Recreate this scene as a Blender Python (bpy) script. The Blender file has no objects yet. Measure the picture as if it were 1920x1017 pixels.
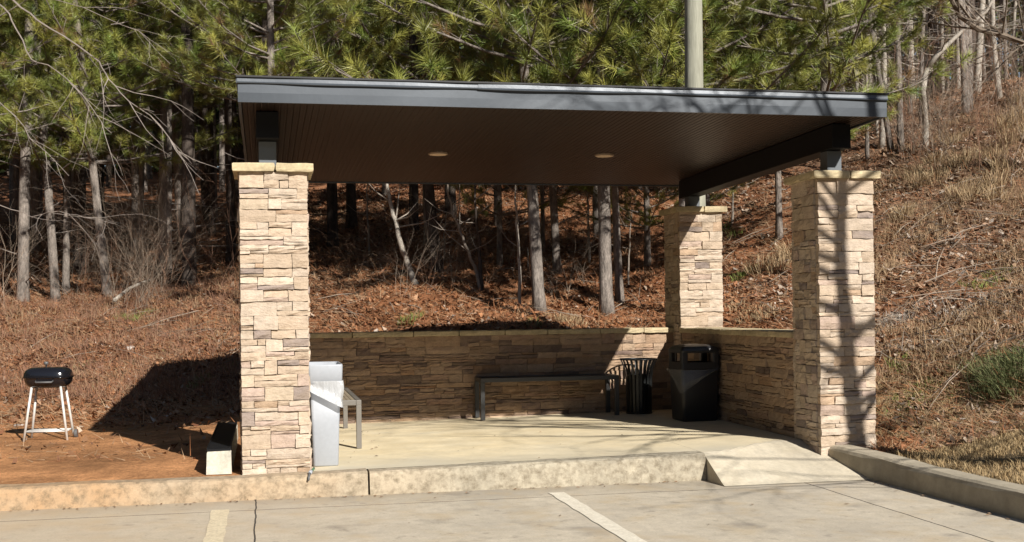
import bpy, math, random
import numpy as np
from mathutils import Vector, Matrix

R0 = random.Random(7)
C = bpy.context.scene.collection
PI = math.pi

# ------------------------------------------------------------------ camera model (survey of the place)
F, PY0, ROLL, PITCH, CZ = 2219.97, 570.14, -.0121, .0053, 1.2826
TH = .2054                                     # the shelter is turned by this much
OX, OY, OZ = -1.905, 8.3058, .15               # its front left column foot


def ray(px, py):
    x, y = px - 960, py - 508.5
    a = x * math.cos(ROLL) + y * math.sin(ROLL)
    b = -x * math.sin(ROLL) + y * math.cos(ROLL) - (PY0 - 508.5)
    return (a / F, math.cos(PITCH) + b / F * math.sin(PITCH), math.sin(PITCH) - b / F * math.cos(PITCH))


def at(px, py, Y):
    d = ray(px, py)
    return Vector((d[0] * Y / d[1], Y, CZ + d[2] * Y / d[1]))


def S(u, v, z=0.0):                            # shelter frame -> world
    return Vector((OX + u * math.cos(TH) - v * math.sin(TH), OY + u * math.sin(TH) + v * math.cos(TH), OZ + z))


def UV(X, Y):
    x, y = X - OX, Y - OY
    return x * math.cos(TH) + y * math.sin(TH), -x * math.sin(TH) + y * math.cos(TH)


# ------------------------------------------------------------------ mesh helpers
class MB:
    def __init__(self):
        self.v, self.f, self.c, self.m = [], [], [], []
        self.mi = 0

    def add(self, vs, fs, col=(1, 1, 1)):
        o = len(self.v)
        self.v += [tuple(p) for p in vs]
        self.c += [tuple(col)] * len(vs)
        for f in fs:
            self.f.append(tuple(i + o for i in f))
            self.m.append(self.mi)

    def box(self, x0, x1, y0, y1, z0, z1, col=(1, 1, 1)):
        self.add([(x0, y0, z0), (x1, y0, z0), (x1, y1, z0), (x0, y1, z0), (x0, y0, z1), (x1, y0, z1), (x1, y1, z1), (x0, y1, z1)],
                 [(3, 2, 1, 0), (4, 5, 6, 7), (0, 1, 5, 4), (1, 2, 6, 5), (2, 3, 7, 6), (3, 0, 4, 7)], col)

    def tube(self, pts, rad, n=6, col=(1, 1, 1), cap=True, wob=None):
        pts = [Vector(p) for p in pts]
        if not hasattr(rad, '__len__'):
            rad = [rad] * len(pts)
        vs, fs = [], []
        ref = None
        for i, p in enumerate(pts):
            d = (pts[min(i + 1, len(pts) - 1)] - pts[max(i - 1, 0)])
            if d.length < 1e-9:
                d = Vector((0, 0, 1))
            d.normalize()
            if ref is None:
                ref = Vector((1, 0, 0)) if abs(d.x) < .8 else Vector((0, 1, 0))
            a = ref - d * ref.dot(d)
            if a.length < 1e-6:
                a = d.orthogonal()
            a.normalize()
            ref = a
            b = d.cross(a)
            for k in range(n):
                t = 2 * PI * k / n
                r = rad[i] * (wob(i, k) if wob else 1)
                vs.append(p + a * (math.cos(t) * r) + b * (math.sin(t) * r))
        for i in range(len(pts) - 1):
            for k in range(n):
                k2 = (k + 1) % n
                fs.append((i * n + k, i * n + k2, (i + 1) * n + k2, (i + 1) * n + k))
        if cap:
            fs.append(tuple(range(n - 1, -1, -1)))
            fs.append(tuple((len(pts) - 1) * n + k for k in range(n)))
        self.add(vs, fs, col)

    def loft(self, rings, cap0=True, cap1=True, col=(1, 1, 1)):
        n = len(rings[0])
        vs = [p for r in rings for p in r]
        fs = []
        for i in range(len(rings) - 1):
            for k in range(n):
                k2 = (k + 1) % n
                fs.append((i * n + k, i * n + k2, (i + 1) * n + k2, (i + 1) * n + k))
        if cap0:
            fs.append(tuple(range(n - 1, -1, -1)))
        if cap1:
            fs.append(tuple((len(rings) - 1) * n + k for k in range(n)))
        self.add(vs, fs, col)

    def build(self, name, mats, parent=None, smooth=False, bevel=0):
        me = bpy.data.meshes.new(name)
        me.from_pydata(self.v, [], self.f)
        if not isinstance(mats, (list, tuple)):
            mats = [mats]
        for m in mats:
            me.materials.append(m)
        me.polygons.foreach_set('material_index', self.m)
        at_ = me.color_attributes.new('Col', 'FLOAT_COLOR', 'POINT')
        ca = np.ones((len(self.v), 4), dtype=np.float32)
        ca[:, :3] = np.array(self.c, dtype=np.float32)[:, :3]
        at_.data.foreach_set('color', ca.ravel())
        if smooth:
            me.polygons.foreach_set('use_smooth', [True] * len(me.polygons))
        me.update()
        o = bpy.data.objects.new(name, me)
        C.objects.link(o)
        if parent is not None:
            o.parent = parent
        if bevel:
            b = o.modifiers.new('bevel', 'BEVEL')
            b.width = bevel
            b.segments = 2
            b.limit_method = 'ANGLE'
            b.angle_limit = math.radians(40)
        return o


def np_mesh(name, V, Fc, Col, mats, midx=None, smooth=False):
    me = bpy.data.meshes.new(name)
    nv, nf, k = len(V), len(Fc), Fc.shape[1]
    me.vertices.add(nv)
    me.vertices.foreach_set('co', V.astype(np.float32).ravel())
    me.loops.add(nf * k)
    me.loops.foreach_set('vertex_index', Fc.astype(np.int32).ravel())
    me.polygons.add(nf)
    me.polygons.foreach_set('loop_start', np.arange(0, nf * k, k, dtype=np.int32))
    for m in mats:
        me.materials.append(m)
    if midx is not None:
        me.polygons.foreach_set('material_index', midx.astype(np.int32))
    a = me.color_attributes.new('Col', 'FLOAT_COLOR', 'POINT')
    c4 = np.ones((nv, 4), dtype=np.float32)
    c4[:, :3] = Col
    a.data.foreach_set('color', c4.ravel())
    if smooth:
        me.polygons.foreach_set('use_smooth', np.ones(nf, dtype=bool))
    me.update(calc_edges=True)
    me.validate()
    return me


def link(name, me, parent=None):
    o = bpy.data.objects.new(name, me)
    C.objects.link(o)
    if parent is not None:
        o.parent = parent
    return o


def empty(name, loc=(0, 0, 0), rz=0):
    o = bpy.data.objects.new(name, None)
    C.objects.link(o)
    o.location = loc
    o.rotation_euler = (0, 0, rz)
    o.empty_display_size = .1
    return o


def tag(o, label=None, cat=None, group=None, kind=None):
    if label:
        o['label'] = label
    if cat:
        o['category'] = cat
    if group:
        o['group'] = group
    if kind:
        o['kind'] = kind
    return o


def copy_tree(o, parent=None):
    c = o.copy()
    C.objects.link(c)
    if parent is not None:
        c.parent = parent
    for ch in list(o.children):
        copy_tree(ch, c)
    return c


def rrect(hx, hy, r, z, cx=0, cy=0, n=5):
    pts = []
    for (sx, sy, a0) in ((1, -1, -PI / 2), (1, 1, 0), (-1, 1, PI / 2), (-1, -1, PI)):
        for k in range(n):
            a = a0 + PI / 2 * k / (n - 1)
            pts.append((cx + sx * (hx - r) + r * math.cos(a), cy + sy * (hy - r) + r * math.sin(a), z))
    return pts


# ------------------------------------------------------------------ materials
def mat(name, col=(.5, .5, .5), rough=.7, metal=0, vcol=False, noise=None, bump=None, coords='Object', spec=.5, alpha=1, trans=0, extra=None):
    """noise = [(scale, amount, stretch xyz)], multiplies brightness; bump = (scale, strength, distance, stretch)"""
    m = bpy.data.materials.new(name)
    m.use_nodes = True
    nt = m.node_tree
    N, L = nt.nodes, nt.links
    b = N['Principled BSDF']
    b.inputs['Roughness'].default_value = rough
    b.inputs['Metallic'].default_value = metal
    b.inputs['Specular IOR Level'].default_value = spec
    b.inputs['Alpha'].default_value = alpha
    b.inputs['Transmission Weight'].default_value = trans
    tc = N.new('ShaderNodeTexCoord')
    if vcol:
        a = N.new('ShaderNodeVertexColor')
        a.layer_name = 'Col'
        cur = a.outputs['Color']
        mx = N.new('ShaderNodeMix')
        mx.data_type = 'RGBA'
        mx.blend_type = 'MULTIPLY'
        mx.inputs[0].default_value = 1
        L.new(cur, mx.inputs[6])
        mx.inputs[7].default_value = (*col, 1)
        cur = mx.outputs[2]
    else:
        rgb = N.new('ShaderNodeRGB')
        rgb.outputs[0].default_value = (*col, 1)
        cur = rgb.outputs[0]

    def mapped(st):
        mp = N.new('ShaderNodeMapping')
        mp.inputs['Scale'].default_value = st
        L.new(tc.outputs[coords], mp.inputs[0])
        return mp.outputs[0]

    for nz in (noise or []):
        sc, amt, st = nz[:3]
        tint = nz[3] if len(nz) > 3 else None
        t = N.new('ShaderNodeTexNoise')
        t.inputs['Scale'].default_value = sc
        t.inputs['Detail'].default_value = 6
        t.inputs['Roughness'].default_value = .62
        L.new(mapped(st), t.inputs['Vector'])
        mr = N.new('ShaderNodeMapRange')
        mr.inputs['From Min'].default_value = .3
        mr.inputs['From Max'].default_value = .7
        L.new(t.outputs[0], mr.inputs[0])
        if tint:
            mx = N.new('ShaderNodeMix')
            mx.data_type = 'RGBA'
            ml = N.new('ShaderNodeMath')
            ml.operation = 'MULTIPLY'
            ml.inputs[1].default_value = amt
            ml.use_clamp = True
            L.new(mr.outputs[0], ml.inputs[0])
            L.new(ml.outputs[0], mx.inputs[0])
            L.new(cur, mx.inputs[6])
            mx.inputs[7].default_value = (*tint, 1)
            cur = mx.outputs[2]
        else:
            mr.inputs['To Min'].default_value = 1 - amt
            mr.inputs['To Max'].default_value = 1 + amt
            mx = N.new('ShaderNodeMix')
            mx.data_type = 'RGBA'
            mx.blend_type = 'MULTIPLY'
            mx.inputs[0].default_value = 1
            L.new(cur, mx.inputs[6])
            L.new(mr.outputs[0], mx.inputs[7])
            cur = mx.outputs[2]
    if extra:
        cur = extra(nt, tc, cur)
    L.new(cur, b.inputs['Base Color'])
    if bump:
        prev = None
        for bp in (bump if isinstance(bump, list) else [bump]):
            t = N.new('ShaderNodeTexNoise')
            t.inputs['Scale'].default_value = bp[0]
            t.inputs['Detail'].default_value = 8
            t.inputs['Roughness'].default_value = .65
            L.new(mapped(bp[3] if len(bp) > 3 else (1, 1, 1)), t.inputs['Vector'])
            bn = N.new('ShaderNodeBump')
            bn.inputs['Strength'].default_value = bp[1]
            bn.inputs['Distance'].default_value = bp[2]
            L.new(t.outputs[0], bn.inputs['Height'])
            if prev is not None:
                L.new(prev, bn.inputs['Normal'])
            prev = bn.outputs[0]
        L.new(prev, b.inputs['Normal'])
    return m


def line_mask(nt, src, pos, half, wig=0.0, wigsrc=None):
    """1 inside |src-pos|<half"""
    N, L = nt.nodes, nt.links
    s = N.new('ShaderNodeMath')
    s.operation = 'SUBTRACT'
    L.new(src, s.inputs[0])
    s.inputs[1].default_value = pos
    cur = s.outputs[0]
    if wigsrc is not None:
        w = N.new('ShaderNodeMath')
        w.operation = 'MULTIPLY_ADD'
        L.new(wigsrc, w.inputs[0])
        w.inputs[1].default_value = wig
        L.new(cur, w.inputs[2])
        cur = w.outputs[0]
    a = N.new('ShaderNodeMath')
    a.operation = 'ABSOLUTE'
    L.new(cur, a.inputs[0])
    c = N.new('ShaderNodeMath')
    c.operation = 'LESS_THAN'
    L.new(a.outputs[0], c.inputs[0])
    c.inputs[1].default_value = half
    return c.outputs[0]


def mixc(nt, fac, a, col):
    mx = nt.nodes.new('ShaderNodeMix')
    mx.data_type = 'RGBA'
    if hasattr(fac, 'links') or hasattr(fac, 'node'):
        nt.links.new(fac, mx.inputs[0])
    else:
        mx.inputs[0].default_value = fac
    nt.links.new(a, mx.inputs[6])
    mx.inputs[7].default_value = (*col, 1)
    return mx.outputs[2]


def lot_joints(nt, tc, cur):
    N, L = nt.nodes, nt.links
    sp = N.new('ShaderNodeSeparateXYZ')
    L.new(tc.outputs['Object'], sp.inputs[0])
    nz = N.new('ShaderNodeTexNoise')
    nz.inputs['Scale'].default_value = 3
    nz.inputs['Detail'].default_value = 5
    L.new(tc.outputs['Object'], nz.inputs['Vector'])
    # gutter pan reads darker and dirtier next to the kerb
    mr = N.new('ShaderNodeMapRange')
    mr.inputs['From Min'].default_value = -.62
    mr.inputs['From Max'].default_value = -.17
    L.new(sp.outputs[1], mr.inputs[0])
    nm = N.new('ShaderNodeMath')
    nm.operation = 'MULTIPLY'
    L.new(mr.outputs[0], nm.inputs[0])
    L.new(nz.outputs[0], nm.inputs[1])
    cur = mixc(nt, nm.outputs[0], cur, (.12, .095, .065))
    # oil drips and dark blotches where cars stand, clay washed over from the dirt on the left
    for sc, lo, hi, amt, colr_ in ((1.9, .57, .72, .6, (.14, .12, .10)), (7.0, .60, .70, .5, (.13, .11, .09)), (.8, .48, .72, .6, (.31, .275, .225)), (3.1, .5, .7, .5, (.44, .33, .19)), (26, .62, .7, .5, (.16, .135, .11))):
        t = N.new('ShaderNodeTexNoise')
        t.inputs['Scale'].default_value = sc
        t.inputs['Detail'].default_value = 7
        t.inputs['Roughness'].default_value = .6
        L.new(tc.outputs['Object'], t.inputs['Vector'])
        r_ = N.new('ShaderNodeMapRange')
        r_.inputs['From Min'].default_value = lo
        r_.inputs['From Max'].default_value = hi
        r_.inputs['To Max'].default_value = amt
        L.new(t.outputs[0], r_.inputs[0])
        cur = mixc(nt, r_.outputs[0], cur, colr_)
    rl = N.new('ShaderNodeMapRange')
    rl.inputs['From Min'].default_value = 1.2
    rl.inputs['From Max'].default_value = -2.2
    rl.inputs['To Max'].default_value = 1.1
    L.new(sp.outputs[0], rl.inputs[0])
    rn = N.new('ShaderNodeMath')
    rn.operation = 'MULTIPLY'
    rn.use_clamp = True
    L.new(rl.outputs[0], rn.inputs[0])
    L.new(nz.outputs[0], rn.inputs[1])
    cur = mixc(nt, rn.outputs[0], cur, (.46, .33, .20))
    for src, pos, h in ((1, -.6, .006), (0, .11, .005), (0, 4.02, .006), (0, -4.2, .005), (0, 8.4, .005), (1, -5.0, .005)):
        cur = mixc(nt, line_mask(nt, sp.outputs[src], pos, h, .03, nz.outputs[0]), cur, (.05, .04, .03))
    return cur


def slab_edge(nt, tc, cur):
    N, L = nt.nodes, nt.links
    sp = N.new('ShaderNodeSeparateXYZ')
    L.new(tc.outputs['Object'], sp.inputs[0])
    nz = N.new('ShaderNodeTexNoise')
    nz.inputs['Scale'].default_value = 2.4
    nz.inputs['Detail'].default_value = 6
    L.new(tc.outputs['Object'], nz.inputs['Vector'])
    a = N.new('ShaderNodeMapRange')             # worn grey towards the kerb and the ramp
    a.inputs['From Min'].default_value = .9
    a.inputs['From Max'].default_value = .05
    a.inputs['To Max'].default_value = 1.3
    L.new(sp.outputs[1], a.inputs[0])
    b = N.new('ShaderNodeMapRange')
    b.inputs['From Min'].default_value = 1.4
    b.inputs['From Max'].default_value = 4.2
    b.inputs['To Max'].default_value = .6
    L.new(sp.outputs[0], b.inputs[0])
    c = N.new('ShaderNodeMath')
    c.operation = 'MAXIMUM'
    L.new(a.outputs[0], c.inputs[0])
    L.new(b.outputs[0], c.inputs[1])
    d = N.new('ShaderNodeMath')
    d.operation = 'MULTIPLY'
    d.use_clamp = True
    L.new(c.outputs[0], d.inputs[0])
    L.new(nz.outputs[0], d.inputs[1])
    return mixc(nt, d.outputs[0], cur, (.50, .45, .345))


def clay_stain(nt, tc, cur):
    """orange clay washed over the kerb on the dirt side"""
    N, L = nt.nodes, nt.links
    sp = N.new('ShaderNodeSeparateXYZ')
    L.new(tc.outputs['Object'], sp.inputs[0])
    mr = N.new('ShaderNodeMapRange')
    mr.inputs['From Min'].default_value = 1.6
    mr.inputs['From Max'].default_value = -1.2
    mr.inputs['To Max'].default_value = 1.5
    L.new(sp.outputs[0], mr.inputs[0])
    nz = N.new('ShaderNodeTexNoise')
    nz.inputs['Scale'].default_value = 2.6
    nz.inputs['Detail'].default_value = 7
    L.new(tc.outputs['Object'], nz.inputs['Vector'])
    m = N.new('ShaderNodeMath')
    m.operation = 'MULTIPLY'
    m.use_clamp = True
    L.new(mr.outputs[0], m.inputs[0])
    L.new(nz.outputs[0], m.inputs[1])
    cur = mixc(nt, m.outputs[0], cur, (.40, .245, .125))
    # grime blotches, heavier on the right length
    n2 = N.new('ShaderNodeTexNoise')
    n2.inputs['Scale'].default_value = 19
    n2.inputs['Detail'].default_value = 9
    n2.inputs['Roughness'].default_value = .7
    L.new(tc.outputs['Object'], n2.inputs['Vector'])
    r2 = N.new('ShaderNodeMapRange')
    r2.inputs['From Min'].default_value = .44
    r2.inputs['From Max'].default_value = .68
    r2.inputs['To Max'].default_value = .8
    L.new(n2.outputs[0], r2.inputs[0])
    return mixc(nt, r2.outputs[0], cur, (.13, .10, .06))


M = {}
one = (1, 1, 1)
M['stone'] = mat('ledge_stone', one, .85, vcol=True, noise=[(14, .16, one), (60, .12, one), (5, .3, (1, 1, 2.5), (.47, .36, .235))],
                 bump=[(20, .8, .016, (1, 1, 2.2)), (80, .5, .005)], spec=.3)
M['mortar'] = mat('mortar', (.20, .165, .12), .95, noise=[(30, .2, one)])
M['cap'] = mat('limestone_cap', (.46, .375, .23), .85, noise=[(7, .25, one), (50, .15, one)], bump=[(18, .5, .01), (80, .3, .003)])
M['metal'] = mat('dark_metal_trim', (.062, .072, .085), .42, .2, noise=[(1.6, .10, one), (40, .04, one)], bump=(1.2, .12, .02), spec=.5)
M['flash'] = mat('bright_metal_flashing', (.075, .085, .098), .36, .25, noise=[(3, .1, one)], bump=(2.2, .2, .012))
M['black'] = mat('roof_edge_black', (.012, .012, .013), .6)
M['beam'] = mat('beam_paint', (.006, .006, .007), .6, spec=.2)
M['post'] = mat('post_paint', (.10, .112, .125), .5, noise=[(9, .06, one)])
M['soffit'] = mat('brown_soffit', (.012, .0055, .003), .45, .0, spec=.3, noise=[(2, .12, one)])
M['light'] = mat('lamp_lens', (.62, .47, .33), .5)
M['lamp_trim'] = mat('lamp_trim', (.30, .22, .16), .5)
M['slab'] = mat('slab_concrete', (.76, .63, .40), .85,
                noise=[(1.3, .7, one, (.66, .60, .46)), (4, .2, one), (30, .08, one), (2.2, .4, (1, 2.5, 1), (.62, .45, .2)), (1.1, .3, (1, 2, 1), (.5, .43, .3)), (16, .2, (1, 1.5, 1), (.5, .42, .28))],
                bump=[(60, .15, .004), (6, .15, .01)], extra=slab_edge)
M['lot'] = mat('lot_concrete', (.60, .525, .40), .88,
               noise=[(.7, .2, one), (2.2, .5, (1, 1.6, 1), (.38, .305, .20)), (3.5, .6, (1, 2.2, 1), (.46, .395, .29)), (.35, .35, one, (.36, .32, .27)), (5.5, .4, (2.6, .5, 1), (.40, .35, .28)), (12, .10, one), (70, .12, one)], bump=[(90, .3, .004), (9, .2, .006)], extra=lot_joints)
M['ramp'] = mat('ramp_concrete', (.50, .445, .345), .88, noise=[(2, .5, one, (.38, .33, .25)), (9, .16, one), (40, .12, one), (5, .4, one, (.46, .39, .27))], bump=[(60, .3, .004)])
M['kerb'] = mat('kerb_concrete', (.36, .315, .235), .88, noise=[(3, .2, one), (28, .16, one)], bump=[(30, .4, .008), (110, .3, .003)], extra=clay_stain)
M['kerb2'] = mat('kerb_concrete_grey', (.40, .345, .255), .88, noise=[(3, .22, one), (28, .16, one), (7, .5, one, (.2, .17, .12))], bump=[(30, .4, .008), (110, .3, .003)])
M['paint'] = mat('worn_line_paint', (.72, .66, .54), .8, noise=[(14, .6, one, (.5, .44, .33)), (60, .15, one)])
M['oldpaint'] = mat('faded_yellowed_paint', (.64, .545, .375), .85, noise=[(14, .8, one, (.48, .39, .26)), (60, .2, one)])
M['ground'] = mat('ground', one, .95, vcol=True, noise=[(1.5, .2, one), (9, .28, one), (45, .32, one)], bump=[(26, .8, .04), (90, .6, .015)], spec=.15)
M['litter'] = mat('leaf', one, .75, vcol=True, spec=.25)
M['needle'] = mat('needle', one, .45, vcol=True, spec=.5)
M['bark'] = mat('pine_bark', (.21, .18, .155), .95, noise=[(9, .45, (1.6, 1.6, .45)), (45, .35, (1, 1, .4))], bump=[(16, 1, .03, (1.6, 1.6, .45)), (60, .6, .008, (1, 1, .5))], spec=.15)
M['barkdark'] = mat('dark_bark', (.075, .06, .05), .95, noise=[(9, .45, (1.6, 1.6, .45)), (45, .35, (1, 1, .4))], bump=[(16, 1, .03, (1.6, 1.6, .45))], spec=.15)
M['paletrunk'] = mat('pale_bark', (.36, .32, .27), .9, noise=[(7, .3, (1, 1, .7)), (30, .25, (1, 1, 1.5))], bump=(30, .5, .008, (1, 1, 1)), spec=.2)
M['twig'] = mat('grey_twig', (.235, .20, .165), .9, vcol=True, noise=[(20, .25, one)], spec=.2)
M['pole'] = mat('weathered_pole', (.29, .285, .225), .9, noise=[(9, .2, (2.5, 2.5, .25)), (45, .18, (2, 2, .15))], bump=(40, .4, .008, (2, 2, .12)), spec=.2)
M['white'] = mat('white_plastic', (.335, .355, .385), .42, noise=[(5, .05, one), (40, .03, one)])
M['bag'] = mat('clear_bag', (.52, .53, .54), .16, alpha=.74, bump=[(9, .7, .03, (1.6, 1.6, .5)), (30, .4, .008, (1, 1, .5))])
M['bagdim'] = mat('clear_bag_thin', (.62, .64, .68), .14, alpha=.16, bump=[(9, .7, .03, (1.6, 1.6, .5)), (30, .4, .008, (1, 1, .5))])
M['bench'] = mat('bench_metal', (.17, .155, .135), .45, .1, noise=[(6, .12, one)])
M['benchtop'] = mat('bench_top_metal', (.34, .28, .20), .5, .1, noise=[(5, .18, one)])
M['benchdark'] = mat('bench_dark_metal', (.045, .045, .045), .42, noise=[(6, .12, one)])
M['bin'] = mat('black_slats', (.012, .013, .013), .35)
M['binplastic'] = mat('black_plastic', (.014, .014, .016), .4)
M['enamel'] = mat('black_enamel', (.008, .008, .010), .12, spec=.6)
M['leg'] = mat('pale_leg_metal', (.62, .60, .56), .4, .2, noise=[(30, .08, one)])
M['grey'] = mat('grey_plastic', (.10, .10, .10), .5)
M['block'] = mat('block_concrete', (.50, .47, .39), .92, noise=[(8, .2, one), (50, .15, one)], bump=(40, .5, .008))
M['green'] = mat('green_hose_plastic', (.02, .16, .05), .4)
M['rock'] = mat('pale_rock', (.40, .36, .32), .9, noise=[(6, .35, one), (25, .2, one)], bump=[(8, .8, .04), (40, .5, .01)])

# ------------------------------------------------------------------ world, sun, camera
scn = bpy.context.scene
w = bpy.data.worlds.new('World')
scn.world = w
w.use_nodes = True
nt = w.node_tree
sky = nt.nodes.new('ShaderNodeTexSky')
sky.sky_type = 'NISHITA'
sky.sun_disc = False
EL = math.radians(32.5)
sd = Vector((.543, -.840, 0)).normalized() * math.cos(EL) + Vector((0, 0, math.sin(EL)))
sky.sun_elevation = EL
sky.sun_rotation = math.atan2(sd.x, sd.y)
sky.altitude = 300
sky.dust_density = .3
bg = nt.nodes['Background']
bg.inputs[1].default_value = .05
nt.links.new(sky.outputs[0], bg.inputs[0])
ld = bpy.data.lights.new('sun', 'SUN')
ld.energy = 5.0
ld.angle = math.radians(.5)
ld.color = (1, .955, .885)
lo = bpy.data.objects.new('sun', ld)
C.objects.link(lo)
lo.rotation_euler = sd.to_track_quat('Z', 'Y').to_euler()

cd = bpy.data.cameras.new('camera')
cam = bpy.data.objects.new('camera', cd)
C.objects.link(cam)
cd.sensor_width = 36
cd.lens = F / 1920 * 36
cd.shift_y = (PY0 - 508.5) / 1920
cd.clip_end = 2000
cam.matrix_world = Matrix.Translation((0, 0, CZ)) @ Matrix.Rotation(PI / 2 + PITCH, 4, 'X') @ Matrix.Rotation(ROLL, 4, 'Z')
scn.camera = cam
scn.view_settings.view_transform = 'Standard'
scn.view_settings.look = 'None'
scn.view_settings.exposure = .62
scn.view_settings.gamma = 1
scn.cycles.max_bounces = 8
scn.cycles.transparent_max_bounces = 16

# ------------------------------------------------------------------ terrain
CP = []   # control points X,Y,h


def cp(px, py, Y):
    p = at(px, py, Y)
    CP.append((p.x, p.y, p.z))


for (px, py, Y) in ((103, 565, 21), (0, 522, 24), (345, 485, 25), (300, 405, 34), (0, 430, 34), (-300, 500, 26),
                    (1138, 588, 16.5), (650, 600, 15.8), (900, 600, 15.8), (820, 510, 19), (938, 498, 20), (1045, 511, 19.5), (1215, 497, 19.5),
                    (800, 405, 27), (1000, 362, 31), (650, 375, 31), (1250, 385, 25), (1420, 610, 14.3), (1460, 450, 18.5),
                    (1685, 282, 22), (1700, 800, 9.8), (1700, 715, 10.6), (1700, 600, 12.5), (1700, 450, 16), (1900, 800, 9.2),
                    (1900, 700, 10.2), (1900, 500, 13), (1900, 300, 18), (1900, 165, 24), (1700, 200, 26), (1550, 300, 24),
                    (2300, 700, 8.5), (2300, 400, 14), (2300, 150, 20)):
    cp(px, py, Y)
CP += [(-4.85, 15.5, .62), (-4, 11.8, .155), (-6, 11.8, .155), (-4, 9, .155), (-3, 8.6, .16), (-8, 9, .16), (-8, 12, .22), (-9, 16, .62), (-2.5, 13.5, .42), (-3.5, 12.6, .24), (-5.5, 13, .3),
       (0, 12.5, .55), (2.2, 12.9, .65), (-1, 12.3, .5), (0.2, 14, .84), (2.4, 14.2, .86), (3, 9.9, .2), (3.4, 8.2, .2), (3.6, 6, .2), (4.2, 3, .2), (7, 3, .35), (7, 6, .5),
       (0, 45, 7.2), (-15, 45, 6.0), (10, 34, 6.3), (16, 34, 6.3), (22, 30, 6.0), (15, 50, 6.8), (-25, 30, 3.5), (-25, 18, 1.2), (-20, 10, .2), (-14, 6, .16), (12, 2, .6), (-30, 55, 8), (25, 50, 6)]
CPa = np.array(CP)


def _tps_fit():
    n = len(CPa)
    d = np.linalg.norm(CPa[:, None, :2] - CPa[None, :, :2], axis=2)
    K = np.where(d > 0, d * d * np.log(d + 1e-12), 0) + np.eye(n) * .6
    P = np.c_[np.ones(n), CPa[:, :2]]
    A = np.zeros((n + 3, n + 3))
    A[:n, :n] = K
    A[:n, n:] = P
    A[n:, :n] = P.T
    return np.linalg.solve(A, np.r_[CPa[:, 2], 0, 0, 0])


TW = _tps_fit()
_rs = np.random.RandomState(3)
_lat = _rs.rand(256, 256)


def vnoise(x, y):
    xi, yi = np.floor(x).astype(int), np.floor(y).astype(int)
    fx, fy = x - xi, y - yi
    fx, fy = fx * fx * (3 - 2 * fx), fy * fy * (3 - 2 * fy)
    g = lambda i, j: _lat[i & 255, j & 255]
    return (g(xi, yi) * (1 - fx) + g(xi + 1, yi) * fx) * (1 - fy) + (g(xi, yi + 1) * (1 - fx) + g(xi + 1, yi + 1) * fx) * fy


def ss(a, b, x):
    t = np.clip((x - a) / (b - a), 0, 1)
    return t * t * (3 - 2 * t)


def hgt(X, Y):
    X = np.asarray(X, float)
    Y = np.asarray(Y, float)
    sh = X.shape
    x, y = X.ravel(), Y.ravel()
    h = TW[-3] + TW[-2] * x + TW[-1] * y
    for i in range(len(CPa)):
        r2 = (x - CPa[i, 0]) ** 2 + (y - CPa[i, 1]) ** 2
        h = h + TW[i] * .5 * r2 * np.log(r2 + 1e-12)
    h = np.maximum(h, .155)
    amp = np.clip((h - .2) * .35, 0, .13) + .012
    h = h + amp * (vnoise(x * 1.1 + 40, y * 1.1 + 40) - .5) * 1.5 + amp * .6 * (vnoise(x * 3.1 + 9, y * 3.1 + 70) - .5)
    u = (x - OX) * math.cos(TH) + (y - OY) * math.sin(TH)
    v = -(x - OX) * math.sin(TH) + (y - OY) * math.cos(TH)
    # meet kerb tops
    near = 1 - ss(.05, .5, v)
    h = np.where(u < 0, h * (1 - near) + .145 * near, h)
    nr = 1 - ss(4.68, 5.1, u)
    h = np.where((v < .3) & (u > 4.5), h * (1 - nr) + .155 * nr, h)
    low = ((v < -.07) & (u < 4.62)) | ((u > .08) & (u < 4.75) & (v > -.2) & (v < 3.45))
    h = np.where(low, -.35, h)
    return h.reshape(sh)


def hit(px, py):
    """where the line of sight meets the ground"""
    d = ray(px, py)
    t = np.arange(9, 60, .05)
    X, Y, Z = d[0] / d[1] * t, t, CZ + d[2] / d[1] * t
    k = np.argmax(hgt(X, Y) >= Z)
    if k == 0:
        k = 0 if hgt(X[:1], Y[:1])[0] >= Z[0] else len(t) - 1
    return Vector((X[k], Y[k], float(hgt(X[k:k + 1], Y[k:k + 1])[0])))


def axis_grid(segs):
    out = []
    for a, b, s in segs:
        out += list(np.arange(a, b - 1e-6, s))
    out.append(segs[-1][1])
    return np.array(out)


gx = axis_grid([(-60, -14, 1.5), (-14, -6, .22), (-6, 6.5, .085), (6.5, 14, .22), (14, 60, 1.5)])
gy = axis_grid([(-12, 1, 1.5), (1, 6, .25), (6, 13, .085), (13, 26, .16), (26, 44, .4), (44, 80, 1.5)])
GX, GY = np.meshgrid(gx, gy)
GH = hgt(GX, GY)
V = np.stack([GX.ravel(), GY.ravel(), GH.ravel()], 1)
nx, ny = len(gx), len(gy)
ii = (np.arange(ny - 1)[:, None] * nx + np.arange(nx - 1)[None, :]).ravel()
Fq = np.stack([ii, ii + 1, ii + nx + 1, ii + nx], 1)
x, y, h = V[:, 0], V[:, 1], V[:, 2]
cu, cv = UV(x, y)


def lerp3(a, b, t):
    return a * (1 - t[:, None]) + b * t[:, None]


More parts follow.
